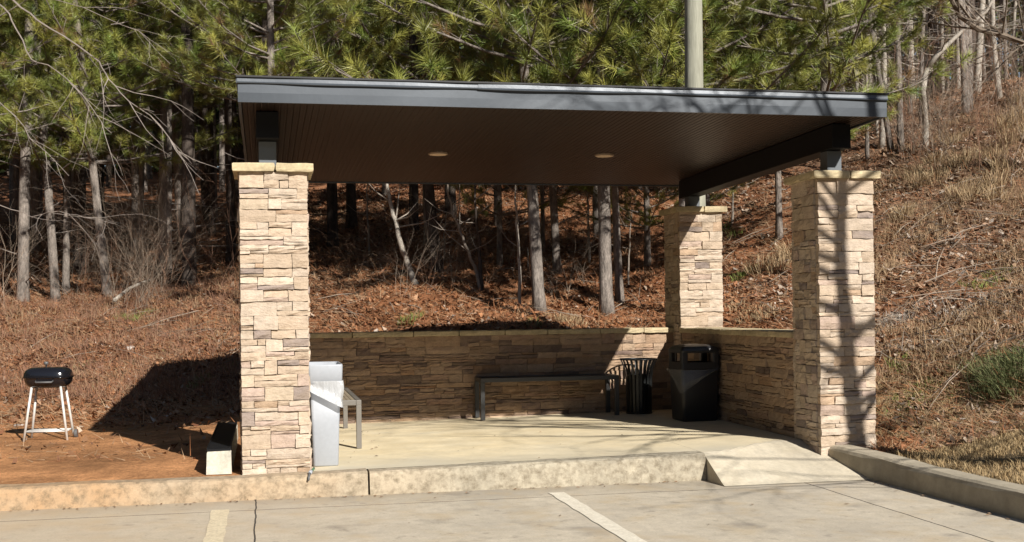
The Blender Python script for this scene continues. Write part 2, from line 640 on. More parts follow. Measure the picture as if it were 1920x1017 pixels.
n1 = vnoise(x * .9 + 11, y * .9 + 5)
n2 = vnoise(x * 3.2 + 31, y * 3.2 + 15)
clay_w = (1 - ss(11.6, 13.8, y + 1.6 * (n1 - .5) + 1.2 * (n2 - .5))) * (x < -1.3)
clay = np.array([.27, .118, .045])
straw = lerp3(np.array([.20, .082, .037])[None, :], np.array([.28, .13, .065])[None, :], n1)
rt = ss(3.4, 5.5, x - .12 * (y - 12)) * 1.0
tan_ = lerp3(np.array([.20, .125, .08])[None, :], np.array([.27, .19, .13])[None, :], n2)
base = straw * (1 - .7 * rt[:, None]) + tan_ * .7 * rt[:, None]
dryg = (1 - ss(.3, .75, h)) * (x > 1.5)
base = lerp3(base, np.array([.27, .20, .115])[None, :], dryg)
colr = lerp3(base, np.array([.44, .215, .095])[None, :] * (.7 + .6 * n2[:, None]), clay_w)
me = np_mesh('ground', V, Fq, colr, [M['ground']], smooth=True)
tag(link('ground', me), kind='structure')

frame = dict(loc=(OX, OY, 0), rz=TH)


def in_frame(o):
    o.location = (OX, OY, 0)
    o.rotation_euler = (0, 0, TH)
    return o


mb = MB()
g = 200
mb.add([(-g, -g, 0), (g, -g, 0), (g, 6, 0), (-g, 6, 0)], [(0, 1, 2, 3)])
tag(in_frame(mb.build('parking_lot', M['lot'])), kind='structure')


def slabz(u, v):
    z = .15 + .014 * u + .003 * v
    if u > 3.375:
        t = float(ss(3.38, 4.25, u))
        vt = -.10 + .45 * t                      # the ramp leaves the slab here and runs down to the gutter
        if v < vt:
            r = min(1, (vt - v) / (vt + .52))
            z = max(z * (1 - r), .004)
    return z


mb = MB()
for (u0, u1, v0, v1) in ((-.0, 3.374, -.03, 3.65), (3.376, 4.85, -.52, 3.65)):
    us = list(np.linspace(u0, u1, int((u1 - u0) / .05) + 1))
    vs_ = list(np.linspace(v0, v1, int((v1 - v0) / .05) + 1))
    vv = [(u, v, slabz(u, v)) for u in us for v in vs_]
    nv = len(vs_)
    ff, fr = [], []
    for i in range(len(us) - 1):
        for j in range(nv - 1):
            if us[i + 1] > 4.62 and vs_[j] < 0:
                continue
            tt = float(ss(3.38, 4.25, us[i]))
            (fr if u0 > 3 and vs_[j] < -.10 + .45 * tt + .02 else ff).append((i * nv + j, (i + 1) * nv + j, (i + 1) * nv + j + 1, i * nv + j + 1))
    mb.add(vv, ff)
    if fr:
        rb = MB()
        rb.add(vv, fr)
    if u0 > 3:                                   # the ramp's exposed left cheek
        nj = sum(1 for v in vs_ if v < .05)
        top = [(u0, v, slabz(u0, v)) for v in vs_[:nj]]
        bot = [(u0, v, -.03) for v in vs_[:nj]]
        rb.add(top + bot, [(k, k + 1, nj + k + 1, nj + k) for k in range(nj - 1)])
        tag(in_frame(rb.build('ramp', M['ramp'])), kind='structure')
tag(in_frame(mb.build('concrete_slab', M['slab'], smooth=False)), kind='structure')


def kerb_piece(name, path, m):
    """path = [(u, v, ztop)], kerb lies to the left of the travel direction"""
    P = [Vector((a, b, 0)) for a, b, c in path]
    rings = []
    for i, (a, b, zt) in enumerate(path):
        d = (P[min(i + 1, len(P) - 1)] - P[max(i - 1, 0)]).normalized()
        nrm = Vector((-d.y, d.x, 0))
        prof = [(0.0, -.04), (.004, .03), (.018, zt - .035), (.03, zt - .012), (.052, zt), (.19, zt + .002), (.2, -.04)]
        jit = lambda: R0.uniform(-.0035, .0035)
        rings.append([(P[i].x + nrm.x * (o + jit()), P[i].y + nrm.y * (o + jit()), z + jit()) for o, z in prof])
    m_ = MB()
    m_.loft(rings)
    return in_frame(m_.build(name, m))


def seg(u0, u1, step, f):
    n = max(2, int(abs(u1 - u0) / step))
    return [f(u0 + (u1 - u0) * k / n) for k in range(n + 1)]


kz = lambda u: .148 + .014 * max(u, 0)
for (a, b) in ((-14, -5.2), (-5.188, .862), (.876, 3.37)):
    tag(kerb_piece('kerb', seg(a, b, .22, lambda u: (u, -.19, kz(u))), M['kerb']), kind='structure')


def rk(v):
    u = 4.55 - .13 * float(ss(-.7, .1, v)) + .02 * math.sin(v * 1.3)
    return (u, v, .165 + .04 * float(ss(-1, .1, v)))


for (a, b) in ((.05, -6.0), (-6.012, -14)):
    tag(kerb_piece('kerb', [(u, v, z) for (u, v, z) in seg(a, b, .22, rk)], M['kerb2']), kind='structure')

# painted bay lines
for (u, v1) in ((-.13, -.56), (2.15, -.46)):
    m_ = MB()
    n = 40
    L_ = [(u - .055 + R0.uniform(-.006, .006), v1 - 4.6 * k / n, .004) for k in range(n + 1)]
    R_ = [(u + .055 + R0.uniform(-.006, .006), v1 - 4.6 * k / n, .004) for k in range(n + 1)]
    m_.add(L_ + R_, [(k, k + n + 1, k + n + 2, k + 1) for k in range(n)])
    tag(in_frame(m_.build('painted_line', M['paint' if u > 1 else 'oldpaint'])), kind='structure')

# ------------------------------------------------------------------ the shelter
W, D_, VD, HW, HC = .4706, 4.3816, 3.1451, .9296, 2.13
shelter = empty('picnic_shelter', (OX, OY, OZ), TH)
tag(shelter, 'open picnic shelter with dark flat metal roof on four tan stone columns', 'shelter')


def stone_col(rng):
    r = rng.random()
    if r < .07:
        b = (.25, .20, .18)
    elif r < .11:
        b = (.40, .28, .19)
    elif r < .21:
        b = (.41, .31, .255)
    elif r < .55:
        b = (.455, .355, .265)
    else:
        b = (.495, .405, .32)
    k = rng.uniform(.86, 1.08)
    return tuple(c * k for c in b)


def stones(mb, o, ux, nrm, L, H, rng, colf=stone_col, depth=.045, wide=False):
    """ledge stones on the vertical face that starts at o and runs along ux, facing nrm"""
    o, ux, nrm = Vector(o), Vector(ux), Vector(nrm)

    def one_stone(x0, x1, z0, z1):
        big = (x1 - x0) * (z1 - z0) > .014
        gp = .0016
        x0 += gp
        x1 -= gp
        z0 += gp
        z1 -= gp
        p = rng.uniform(.0, .017)
        nx_, nz_ = max(2, int((x1 - x0) / .045) + 1), 3
        vs, fs = [], []
        tilt = rng.uniform(-.005, .005)
        for j in range(nz_):
            for i in range(nx_):
                edge = i in (0, nx_ - 1) or j in (0, nz_ - 1)
                q = p + rng.uniform(-.0055, .0055) - (.004 if edge else 0) + tilt * (j - 1)
                xx = x0 + (x1 - x0) * i / (nx_ - 1) + (rng.uniform(-.0025, .0025))
                zz = z0 + (z1 - z0) * j / (nz_ - 1) + (rng.uniform(-.003, .003))
                vs.append(o + ux * xx + nrm * q + Vector((0, 0, zz)))
        for j in range(nz_ - 1):
            for i in range(nx_ - 1):
                fs.append((j * nx_ + i, j * nx_ + i + 1, (j + 1) * nx_ + i + 1, (j + 1) * nx_ + i))
        per = [i for i in range(nx_)] + [j * nx_ + nx_ - 1 for j in range(1, nz_)] + [(nz_ - 1) * nx_ + i for i in range(nx_ - 2, -1, -1)] + [j * nx_ for j in range(nz_ - 2, 0, -1)]
        nb = len(vs)
        for k in per:
            q = vs[k]
            d = (q - o).dot(nrm)
            vs.append(q - nrm * (d + depth))
        m = len(per)
        for k in range(m):
            k2 = (k + 1) % m
            fs.append((per[k2], per[k], nb + k, nb + k2))
        if ux.cross(Vector((0, 0, 1))).dot(nrm) < 0:
            fs = [tuple(reversed(f)) for f in fs]
        c_ = colf(rng)
        if big and c_[0] < .3 and not wide:
            c_ = (.43, .345, .255)
        mb.add(vs, fs, c_)

    z = 0
    while z < H - .01:
        ch = rng.choice((.05, .06, .075, .085) if wide else (.062, .075, .085, .1, .09))
        if H - z - ch < .06:
            ch = H - z
        x_ = 0
        while x_ < L - .01:
            wd = rng.choice((.14, .2, .28, .36, .45, .3) if wide else (.09, .12, .16, .2, .25, .3, .17))
            if L - x_ - wd < .07:
                wd = L - x_
            r = rng.random()
            if r < .42:
                one_stone(x_, x_ + wd, z, z + ch)
            elif r < .75:
                k = rng.choice((.35, .5, .62))
                one_stone(x_, x_ + wd, z, z + ch * k)
                one_stone(x_, x_ + wd, z + ch * k, z + ch)
            elif wd > .15:
                k = rng.choice((.35, .5, .62))
                k2 = rng.uniform(.3, .7)
                if rng.random() < .5:
                    one_stone(x_, x_ + wd, z, z + ch * k)
                    one_stone(x_, x_ + wd * k2, z + ch * k, z + ch)
                    one_stone(x_ + wd * k2, x_ + wd, z + ch * k, z + ch)
                else:
                    one_stone(x_, x_ + wd, z + ch * k, z + ch)
                    one_stone(x_, x_ + wd * k2, z, z + ch * k)
                    one_stone(x_ + wd * k2, x_ + wd, z, z + ch * k)
            else:
                one_stone(x_, x_ + wd, z, z + ch)
            x_ += wd
        z += ch


def rough_slab(mb, x0, x1, y0, y1, z0, z1, rng, step=.05, j=.006):
    """slab with hand chipped edges"""
    per = []
    nxs, nys = max(2, int((x1 - x0) / step)), max(2, int((y1 - y0) / step))
    for i in range(nxs):
        per.append((x0 + (x1 - x0) * i / nxs, y0))
    for i in range(nys):
        per.append((x1, y0 + (y1 - y0) * i / nys))
    for i in range(nxs):
        per.append((x1 - (x1 - x0) * i / nxs, y1))
    for i in range(nys):
        per.append((x0, y1 - (y1 - y0) * i / nys))
    cx, cy = (x0 + x1) / 2, (y0 + y1) / 2
    rings = []
    for (zz, ins) in ((z0, .008), (z0 + .012, .0), ((z0 + z1) / 2, .002), (z1 - .008, .0), (z1, .01)):
        ring = []
        for (a, b) in per:
            k = 1 if ins == 0 else 1
            sx = -1 if a < cx else 1
            sy = -1 if b < cy else 1
            ex = (ins if a in (x0, x1) else 0) + (rng.uniform(-j, j * .3) if a in (x0, x1) else 0)
            ey = (ins if b in (y0, y1) else 0) + (rng.uniform(-j, j * .3) if b in (y0, y1) else 0)
            ring.append((a - sx * abs(ex), b - sy * abs(ey), zz + rng.uniform(-.002, .002)))
        rings.append(ring)
    k = rng.uniform(.88, 1.1)
    mb.loft(rings, col=(k, k, k))


def column(u, v, seed, zb):
    rng = random.Random(seed)
    m = MB()
    m.mi = 1
    m.box(u + .03, u + W - .03, v + .03, v + W - .03, zb, HC - .002)
    m.mi = 0
    Hh = HC - zb
    a = .045
    stones(m, (u, v, zb), (1, 0, 0), (0, -1, 0), W, Hh, rng)
    stones(m, (u + W, v + W, zb), (-1, 0, 0), (0, 1, 0), W, Hh, rng)
    stones(m, (u, v + W - a, zb), (0, -1, 0), (-1, 0, 0), W - 2 * a, Hh, rng)
    stones(m, (u + W, v + a, zb), (0, 1, 0), (1, 0, 0), W - 2 * a, Hh, rng)
    c = m.build('stone_column', [M['stone'], M['mortar']], shelter)
    cm = MB()
    e = .047
    mid = u + W / 2 + rng.uniform(-.02, .03)
    rough_slab(cm, u - e, mid - .003, v - e, v + W + e, HC, HC + .058, rng)
    rough_slab(cm, mid + .003, u + W + e, v - e, v + W + e, HC, HC + .058, rng)
    cm.build('capstone', M['cap'], c)
    return c


for (u, v, sd_, zb) in ((0, 0, 11, -.06), (D_, 0, 12, -.06), (0, VD, 13, -.06), (D_, VD, 14, -.0)):
    column(u, v, sd_, zb)


def low_wall(axis):
    rng = random.Random(21 if axis == 'back' else 22)
    m = MB()
    T = .22
    Hh = HW - .05

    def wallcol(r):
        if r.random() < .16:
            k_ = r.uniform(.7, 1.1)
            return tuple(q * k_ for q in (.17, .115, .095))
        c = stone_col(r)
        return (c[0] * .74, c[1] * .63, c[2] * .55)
    if axis == 'back':
        u0, u1, v0 = W + .002, D_ - .002, VD + .2104
        m.mi = 1
        m.box(u0, u1, v0 + .03, v0 + T - .02, 0, Hh - .002)
        m.mi = 0
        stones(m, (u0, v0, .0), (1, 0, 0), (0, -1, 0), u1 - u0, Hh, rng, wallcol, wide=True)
        o = m.build('low_wall', [M['stone'], M['mortar']], shelter)
        c = MB()
        x_ = u0
        while x_ < u1 - .05:
            L_ = rng.uniform(.4, .62)
            if u1 - x_ - L_ < .25:
                L_ = u1 - x_
            rough_slab(c, x_ + .002, x_ + L_ - .002, v0 - .035, v0 + T + .03, Hh, HW, rng)
            x_ += L_
    else:
        v0, v1, u0 = W + .002, VD - .002, D_ + .012
        m.mi = 1
        m.box(u0 + .03, u0 + .36, v0, v1, -.02, Hh - .002)
        m.mi = 0
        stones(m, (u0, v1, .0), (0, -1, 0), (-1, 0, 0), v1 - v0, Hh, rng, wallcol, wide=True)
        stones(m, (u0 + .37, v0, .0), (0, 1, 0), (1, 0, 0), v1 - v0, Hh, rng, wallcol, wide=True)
        o = m.build('low_wall', [M['stone'], M['mortar']], shelter)
        c = MB()
        x_ = v0
        while x_ < v1 - .05:
            L_ = rng.uniform(.4, .62)
            if v1 - x_ - L_ < .25:
                L_ = v1 - x_
            rough_slab(c, u0 - .03, u0 + .40, x_ + .002, x_ + L_ - .002, Hh, HW, rng)
            x_ += L_
    c.build('coping', M['cap'], o)


low_wall('back')
low_wall('side')

# roof
RU0, RU1, RV0, RV1 = .004, D_ + W - .045, -.3095, VD + W + .3644
ZF, ZB, FH = 2.5645, 2.4831, .1801
zs = lambda v: ZF + (ZB - ZF) * (v - RV0) / (RV1 - RV0)
m = MB()
m.add([(RU0 + .03, RV0 + .03, zs(RV0) + FH - .02), (RU1 - .03, RV0 + .03, zs(RV0) + FH - .02), (RU1 - .03, RV1 - .03, zs(RV1) + FH - .02), (RU0 + .03, RV1 - .03, zs(RV1) + FH - .02),
       (RU0 - .012, RV0 - .016, zs(RV0) + FH - .012), (RU1 + .012, RV0 - .016, zs(RV0) + FH - .012), (RU1 + .012, RV1 + .012, zs(RV1) + FH - .012), (RU0 - .012, RV1 + .012, zs(RV1) + FH - .012),
       (RU0 - .012, RV0 - .016, zs(RV0) + FH), (RU1 + .012, RV0 - .016, zs(RV0) + FH), (RU1 + .012, RV1 + .012, zs(RV1) + FH), (RU0 - .012, RV1 + .012, zs(RV1) + FH)],
      [(3, 2, 1, 0), (0, 1, 5, 4), (1, 2, 6, 5), (2, 3, 7, 6), (3, 0, 4, 7), (4, 5, 9, 8), (5, 6, 10, 9), (6, 7, 11, 10), (7, 4, 8, 11), (8, 9, 10, 11)])
roof = m.build('roof', M['black'], shelter)

m = MB()


def wavy_panel(m, p0, p1, z0f, z1f, nrm, n=40, amp=.0025, th=.02, seed=1):
    rng = random.Random(seed)
    ph = [rng.uniform(0, 6) for _ in range(4)]
    fr, bk = [], []
    for k in range(n + 1):
        t = k / n
        a = Vector((p0[0] + (p1[0] - p0[0]) * t, p0[1] + (p1[1] - p0[1]) * t, 0))
        L_ = t * 6
        q = amp * (math.sin(L_ * 2.1 + ph[0]) + .6 * math.sin(L_ * 5.3 + ph[1]))
        q2 = amp * (math.sin(L_ * 1.7 + ph[2]) + .6 * math.sin(L_ * 4.3 + ph[3]))
        n_ = Vector((nrm[0], nrm[1], 0))
        z0, z1 = z0f(a), z1f(a)
        fr.append([a + n_ * q + Vector((0, 0, z0)), a + n_ * (q2 + .001) + Vector((0, 0, (z0 + z1) / 2)), a + n_ * q2 * .5 + Vector((0, 0, z1)),
                   a - n_ * th + Vector((0, 0, z1)), a - n_ * th + Vector((0, 0, z0))])
    m.loft(fr)


zb_ = lambda a: zs(a.y)
zt_ = lambda a: zs(a.y) + .128
wavy_panel(m, (RU0, RV0), (RU1, RV0), zb_, zt_, (0, -1), n=60, seed=2)
wavy_panel(m, (RU1, RV0 + .021), (RU1, RV1 - .021), zb_, zt_, (1, 0), seed=3)
wavy_panel(m, (RU1, RV1), (RU0, RV1), zb_, zt_, (0, 1), seed=4)
wavy_panel(m, (RU0, RV1 - .021), (RU0, RV0 + .021), zb_, zt_, (-1, 0), seed=5)
m.build('fascia', M['metal'], roof, smooth=False)


def flashing(u0, u1, out, dz, mt):
    m = MB()
    n = max(6, int((u1 - u0) * 12))
    rings = []
    for k in range(n + 1):
        u = u0 + (u1 - u0) * k / n
        wob = .0022 * math.sin(u * 4.2 + out * 300) + .0015 * math.sin(u * 9.1)
        y = RV0 - out + wob
        z = zs(RV0)
        rings.append([(u, RV0 - .003, z + .126 + dz), (u, y - .012, z + .124 + dz + wob), (u, y - .0145, z + .128 + dz + wob), (u, y - .004, z + .139 + dz), (u, y - .001, z + FH - .013), (u, RV0 - .002, z + FH - .013)])
    m.loft(rings)
    m.build('flashing', mt, roof)


flashing(RU0 - .004, 1.665, .004, 0, M['flash'])
flashing(1.655, 2.25, .0065, -.0015, M['flash'])
flashing(2.24, RU1 + .004, .005, -.001, M['flash'])
m = MB()
for (a, b) in (((RU1 + .004, RV0), (RU1 + .004, RV1)), ((RU1, RV1 + .004), (RU0, RV1 + .004)), ((RU0 - .004, RV1), (RU0 - .004, RV0))):
    nr = (1, 0) if a[0] == b[0] and a[0] > 1 else ((-1, 0) if a[0] == b[0] else (0, 1))
    wavy_panel(m, (a[0] + nr[0] * .004, a[1] + nr[1] * .004), (b[0] + nr[0] * .004, b[1] + nr[1] * .004), lambda q: zs(q.y) + .1285, lambda q: zs(q.y) + FH - .013, nr, th=.006, seed=7)
m.build('side_flashing', M['flash'], roof)

# ribbed soffit, boards run front to back
m = MB()
prof = []
u = RU0 + .025
k = 0
while u < RU1 - .03:
    prof += [(u, 0), (u + .031, 0), (u + .034, .0035), (u + .041, .0035)]
    u += .0445
prof = [(a, b) for a, b in prof if a < RU1 - .026]
for (va, vb, dz) in ((RV0 + .024, 1.655, .0), (1.659, RV1 - .024, .0)):
    A = [(a, va, zs(va) + .012 + b) for a, b in prof]
    B = [(a, vb, zs(vb) + .012 + b) for a, b in prof]
    n = len(prof)
    m.add(A + B, [(i, i + n, i + n + 1, i + 1) for i in range(n - 1)])
m.box(RU0 + .025, RU1 - .025, 1.64, 1.672, zs(1.655) + .0235, zs(1.655) + .03)
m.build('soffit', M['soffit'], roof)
for (px, py) in ((822, 289), (1134, 292)):
    d = ray(px, py)
    t = 1
    for _ in range(30):
        u_, v_ = UV(d[0] * t, d[1] * t)
        t = (zs(v_) + OZ + .006 - CZ) / d[2]
    u_, v_ = UV(d[0] * t, d[1] * t)
    z_ = zs(v_)
    m = MB()
    m.tube([(u_, v_, z_ + .02), (u_, v_, z_ + .0)], [.088, .088], 28)
    l = m.build('ceiling_light', M['lamp_trim'], roof)
    m = MB()
    m.tube([(u_, v_, z_ + .01), (u_, v_, z_ - .003), (u_, v_, z_ - .006)], [.076, .076, .05], 28)
    m.build('lens', M['light'], l, smooth=False)

# posts and beams
for (uc) in (.198, D_ + W / 2):
    m = MB()
    va, vb = .05, VD + W - .05
    za, zb2 = 2.375, 2.375 - (vb - va) * (ZF - ZB) / (RV1 - RV0)
    m.loft([[(uc - .08, v_, z0), (uc + .08, v_, z0), (uc + .08, v_, zs(v_) + .006), (uc - .08, v_, zs(v_) + .006)] for v_, z0 in ((va, za), (vb, zb2))])
    m.build('beam', M['beam'], shelter, bevel=.004)
    for vc in (W / 2, VD + W / 2):
        m = MB()
        m.box(uc - .062, uc + .062, vc - .062, vc + .062, HC + .059, za - (vc - va) * .0184 - .003)
        m.build('post', M['post'], shelter, bevel=.004)
m = MB()

# ------------------------------------------------------------------ things in and beside the shelter
# white bin with its liner
wb = empty('waste_bin', S(.592, .44, slabz(.6, .4) - OZ), TH)
tag(wb, 'tall white plastic waste bin with clear liner bag beside the front left stone column', 'bin')
m = MB()
o_ = [(0, .088, .215), (.01, .092, .222), (.3, .10, .235), (.61, .112, .255)]
i_ = [(.61, .106, .249), (.3, .094, .229), (.02, .084, .214)]
m.loft([rrect(a, b, .022, z) for z, a, b in o_] + [rrect(a, b, .02, z) for z, a, b in i_])
body = m.build('body', M['white'], wb, smooth=True)
m = MB()
m.loft([rrect(a, b, .022, z) for z, a, b in ((.605, .117, .26), (.61, .122, .266), (.735, .126, .271), (.745, .124, .269), (.743, .118, .262), (.62, .112, .255))], False, False)
m.build('rim', M['white'], wb, smooth=True)


def bag_skirt(hx, hy, ztop, zbot, flare, seed, side_drop):
    rng = random.Random(seed)
    n, rows = 84, 15
    ph = [rng.uniform(0, 6.28) for _ in range(8)]
    rings = []
    for j in range(rows):
        t = j / (rows - 1)
        ring = []
        base = rrect(hx, hy, .03, 0, n=n // 4)
        for k, (a, b, _) in enumerate(base):
            ang = math.atan2(b, a)
            low = zbot + side_drop(ang) + .020 * math.sin(ang * 3 + ph[6]) + .016 * math.sin(ang * 7 + ph[0]) + .009 * math.sin(ang * 15 + ph[1])
            z = ztop + (low - ztop) * t
            fold = .014 * math.sin(ang * 9 + ph[2] + t * 3) + .012 * math.sin(ang * 17 + ph[3] - t * 4) + .007 * math.sin(ang * 31 + ph[4] + t * 2)
            out = flare(ang, t) + fold * (.25 + t)
            l = math.hypot(a, b)
            ring.append((a + a / l * out, b + b / l * out, z + .004 * math.sin(ang * 19 + ph[5])))
        rings.append(ring)
    m = MB()
    m.loft(rings, False, False)
    return m


def drop_w(ang):      # front right corner hangs lowest
    return -.13 * max(0, math.cos(ang + .75)) ** 1.5 + .085 * max(0, math.cos(ang - 3.9))


m = bag_skirt(.117, .26, .628, .50, lambda a, t: .014 + .05 * max(0, math.cos(a + .35)) ** 2 * math.sin(PI * min(1, t * 1.2 + .15)) + .006 * t, 4, drop_w)
m.build('liner_bag', M['bag'], wb, smooth=True)

# green hose end lying over the kerb
m = MB()
p = [S(.50, .12, .012), S(.488, .02, .014), S(.478, -.06, .016), S(.474, -.09, .018)]
m.tube(p, .009, 8)
hz = m.build('hose', M['green'], smooth=True)
tag(hz, 'short green hose end with white connector lying on the kerb by the white bin', 'hose')
m = MB()
m.tube([S(.474, -.088, .018), S(.468, -.12, .018), S(.462, -.15, .013)], [.013, .014, .012], 10)
m.build('connector', M['white'], hz, smooth=True)
m = MB()
m.tube([S(.462, -.149, .013), S(.455, -.185, -.004), S(.45, -.20, -.03)], [.009, .008, .007], 8)
m.build('nozzle', M['grey'], hz, smooth=True)


def bench(name, L_, Dp, Hh, mt_top, mt):
    """origin at front left foot, long axis x"""
    b = empty(name)
    t = .042
    m = MB()
    n = 9
    for k in range(n):
        y0 = t + .004 + (Dp - 2 * t - .008) * k / n
        y1 = t + .004 + (Dp - 2 * t - .008) * (k + 1) / n - .006
        m.box(t + .002, L_ - t - .002, y0, y1, Hh - .022, Hh - .004)
    m.build('seat', mt_top, b)
    m = MB()
    m.box(0, L_, 0, t, Hh - t, Hh)
    m.box(0, L_, Dp - t, Dp, Hh - t, Hh)
    m.box(0, t, t + .001, Dp - t - .001, Hh - t, Hh)
    m.box(L_ - t, L_, t + .001, Dp - t - .001, Hh - t, Hh)
    m.build('seat_frame', mt, b, bevel=.003)
    for (x_, y_) in ((0, 0), (L_ - t, 0), (0, Dp - t), (L_ - t, Dp - t)):
        m = MB()
        m.box(x_, x_ + t, y_, y_ + t, 0, Hh - t - .001)
        m.build('leg', mt, b, bevel=.003)
    return b


b = bench('bench', 1.42, .36, .415, M['benchdark'], M['benchdark'])
b.location = S(2.24, 2.97, slabz(2.8, 3.1) - OZ)
b.rotation_euler = (0, 0, TH)
tag(b, 'dark metal backless bench standing along the back stone wall', 'bench', 'metal benches under the shelter')
b = bench('bench', 1.72, .40, .395, M['benchtop'], M['bench'])
b.location = S(.93, 1.2, slabz(.9, 2) - OZ)
b.rotation_euler = (0, 0, TH + PI / 2)
tag(b, 'sunlit tan topped backless metal bench seen end on behind the white bin', 'bench', 'metal benches under the shelter')

# flared slatted litter bin
fb = empty('litter_bin', S(3.90, 3.07, slabz(3.9, 3.05) - OZ), TH)
tag(fb, 'black slatted metal litter bin with flared open rim in the back right corner', 'bin')
m = MB()
m.tube([(0, 0, .0), (0, 0, .018)], [.135, .135], 28)
m.build('base', M['bin'], fb)
m = MB()
n = 22
for k in range(n):
    a = 2 * PI * k / n
    pr = [(.125, .02), (.128, .2), (.132, .36), (.145, .45), (.168, .515), (.187, .55)]
    hw = .0115
    er, et = Vector((math.cos(a), math.sin(a), 0)), Vector((-math.sin(a), math.cos(a), 0))
    rings = []
    for r, z in pr:
        c_ = er * r + Vector((0, 0, z))
        rings.append([c_ - et * hw - er * .002, c_ + et * hw - er * .002, c_ + et * hw + er * .003, c_ - et * hw + er * .003])
    m.loft(rings)
m.build('slats', M['bin'], fb)


def ring(m, r, z, t, n=36, k=8):
    m.tube([(r * math.cos(2 * PI * i / n), r * math.sin(2 * PI * i / n), z) for i in range(n + 1)], t, k, cap=False)


m = MB()
ring(m, .189, .553, .008)
m.build('rim', M['bin'], fb, smooth=True)
m = MB()
ring(m, .121, .06, .006)
m.build('hoop', M['bin'], fb, smooth=True)
m = MB()
ring(m, .121, .30, .006)
m.build('hoop', M['bin'], fb, smooth=True)
m = MB()
m.tube([(0, 0, .022), (0, 0, .40)], [.095, .108], 24, cap=False)
m.build('liner', M['binplastic'], fb, smooth=True)

# square hooded bin
sb = empty('hooded_bin', S(4.17, 2.2, slabz(4.17, 2.2) - OZ), TH)
tag(sb, 'black square bin with hooded top and window openings against the right stone wall', 'bin')
m = MB()
m.loft([rrect(a, a, .03, z) for z, a in ((0, .165), (.012, .172), (.25, .178), (.485, .186), (.49, .182))])
m.build('body', M['binplastic'], sb, smooth=True)
m = MB()
H0, H1, A = .495, .665, .19
m.loft([rrect(a, a, .03, z) for z, a in ((H0 - .008, A + .004), (H0, A + .006), (.555, A), (.556, A - .02), (H0, A - .02))], False, False)
for sx in (-1, 1):
    for sy in (-1, 1):
        m.loft([rrect(.032, .032, .012, z, sx * (A - .034), sy * (A - .034), 4) for z in (.55, H1)])
m.loft([rrect(a, a, .03, z) for z, a in ((H1 - .02, A - .02), (H1 - .021, A), (H1, A + .004), (H1 + .02, A - .003), (H1 + .04, A - .03), (H1 + .055, A - .08), (H1 + .06, A - .14))])
for (sx, sy) in ((1, 0), (-1, 0), (0, 1), (0, -1)):
    t = .012
    if sx:
        m.box(sx * (A - .012) - t / 2, sx * (A - .012) + t / 2, -.015, .015, .553, H1 - .01)
    m.mi = 0
m.build('hood', M['binplastic'], sb, smooth=False)
m = bag_skirt((.187), .187, .492, .45, lambda a, t: .010 + .022 * math.sin(PI * t), 9, lambda a: -.15 * max(0, math.cos(a + 2.25)) ** 3 + .05 * max(0, math.cos(a + .9)))
m.build('liner_bag', M['bagdim'], sb, smooth=True)

# concrete stop behind the left column
m = MB()
rng = random.Random(5)
rings = []
for k in range(33):
    v = .08 + 2.15 * k / 32
    g_ = .010 if k % 2 else 0
    j = lambda: rng.uniform(-.003, .003)
    rings.append([(-.25 + j(), v, 0), (-.075 + j(), v, 0), (-.08 + j(), v, .15 - g_ * .3 + j()), (-.09 + j(), v, .162 - g_ + j()), (-.235 + j(), v, .162 - g_ + j()), (-.246 + j(), v, .15 + j())])
m.loft(rings)
o = m.build('concrete_block', M['block'])
o.location = (OX, OY, OZ - .0)
o.rotation_euler = (0, 0, TH)
tag(o, 'long pale concrete block with dark slatted top, lying beside the front left stone column', 'block')
m = MB()
for k in range(27):
    v = .10 + 2.1 * k / 27
    m.box(-.243, -.082, v, v + .06, .1625, .178)
m.box(-.246, -.236, .1, 2.2, .179, .186)
m.box(-.09, -.08, .1, 2.2, .179, .186)
m.build('slatted_top', M['beam'], o)

# barbecue
gp_ = hit(93, 818)
gr = empty('barbecue_grill', (at(93, 818, 10.85).x, 10.85, float(hgt([at(93, 818, 10.85).x], [10.85])[0]) - .004), .12)
tag(gr, 'small black charcoal barbecue with closed lid and pale splayed legs on bare dirt', 'barbecue')


def sring(hx, hy, z, e=3.2, n=40):
    out = []
    for k in range(n):
        a = 2 * PI * k / n
        ca, sa = math.cos(a), math.sin(a)
        out.append((hx * math.copysign(abs(ca) ** (2 / e), ca), hy * math.copysign(abs(sa) ** (2 / e), sa), z))
    return out


zb0, zm, zt0 = .478, .572, .665
m = MB()
rings = []
for k in range(9):
    t = PI / 2 * k / 8
    s_ = (1 - (1 - math.sin(t)) ** 1.0)
    rings.append(sring(.205 * (.62 + .38 * math.sin(t)), .15 * (.55 + .45 * math.sin(t)), zm - (zm - zb0) * math.cos(t)))
rings.append(sring(.215, .158, zm - .002))
rings.append(sring(.215, .158, zm + .004))
m.loft(rings)
bowl = m.build('bowl', M['enamel'], gr, smooth=True)
m = MB()
m.tube([(-.075, -.145, .545), (-.07, -.175, .535), (.07, -.175, .535), (.075, -.145, .545)], .008, 8)
m.build('handle', M['grey'], bowl, smooth=True)
m = MB()
rings = [sring(.212, .155, zm + .005), sring(.212, .155, zm + .010)]
for k in range(1, 11):
    t = PI / 2 * k / 10
    rings.append(sring(.208 * (.55 + .45 * math.cos(t)) if k < 10 else .02, .15 * (.5 + .5 * math.cos(t)) if k < 10 else .02, zm + .01 + (zt0 - zm - .01) * math.sin(t) ** .8))
m.loft(rings)
lid = m.build('lid', M['enamel'], gr, smooth=True)
m = MB()
m.tube([(-.02, 0, zt0 - .003), (-.02, 0, zt0 + .022), (-.02, 0, zt0 + .024), (-.02, 0, zt0 + .045), (-.02, 0, zt0 + .05)], [.008, .008, .02, .02, .012], 14)
m.build('knob', M['grey'], lid, smooth=True)
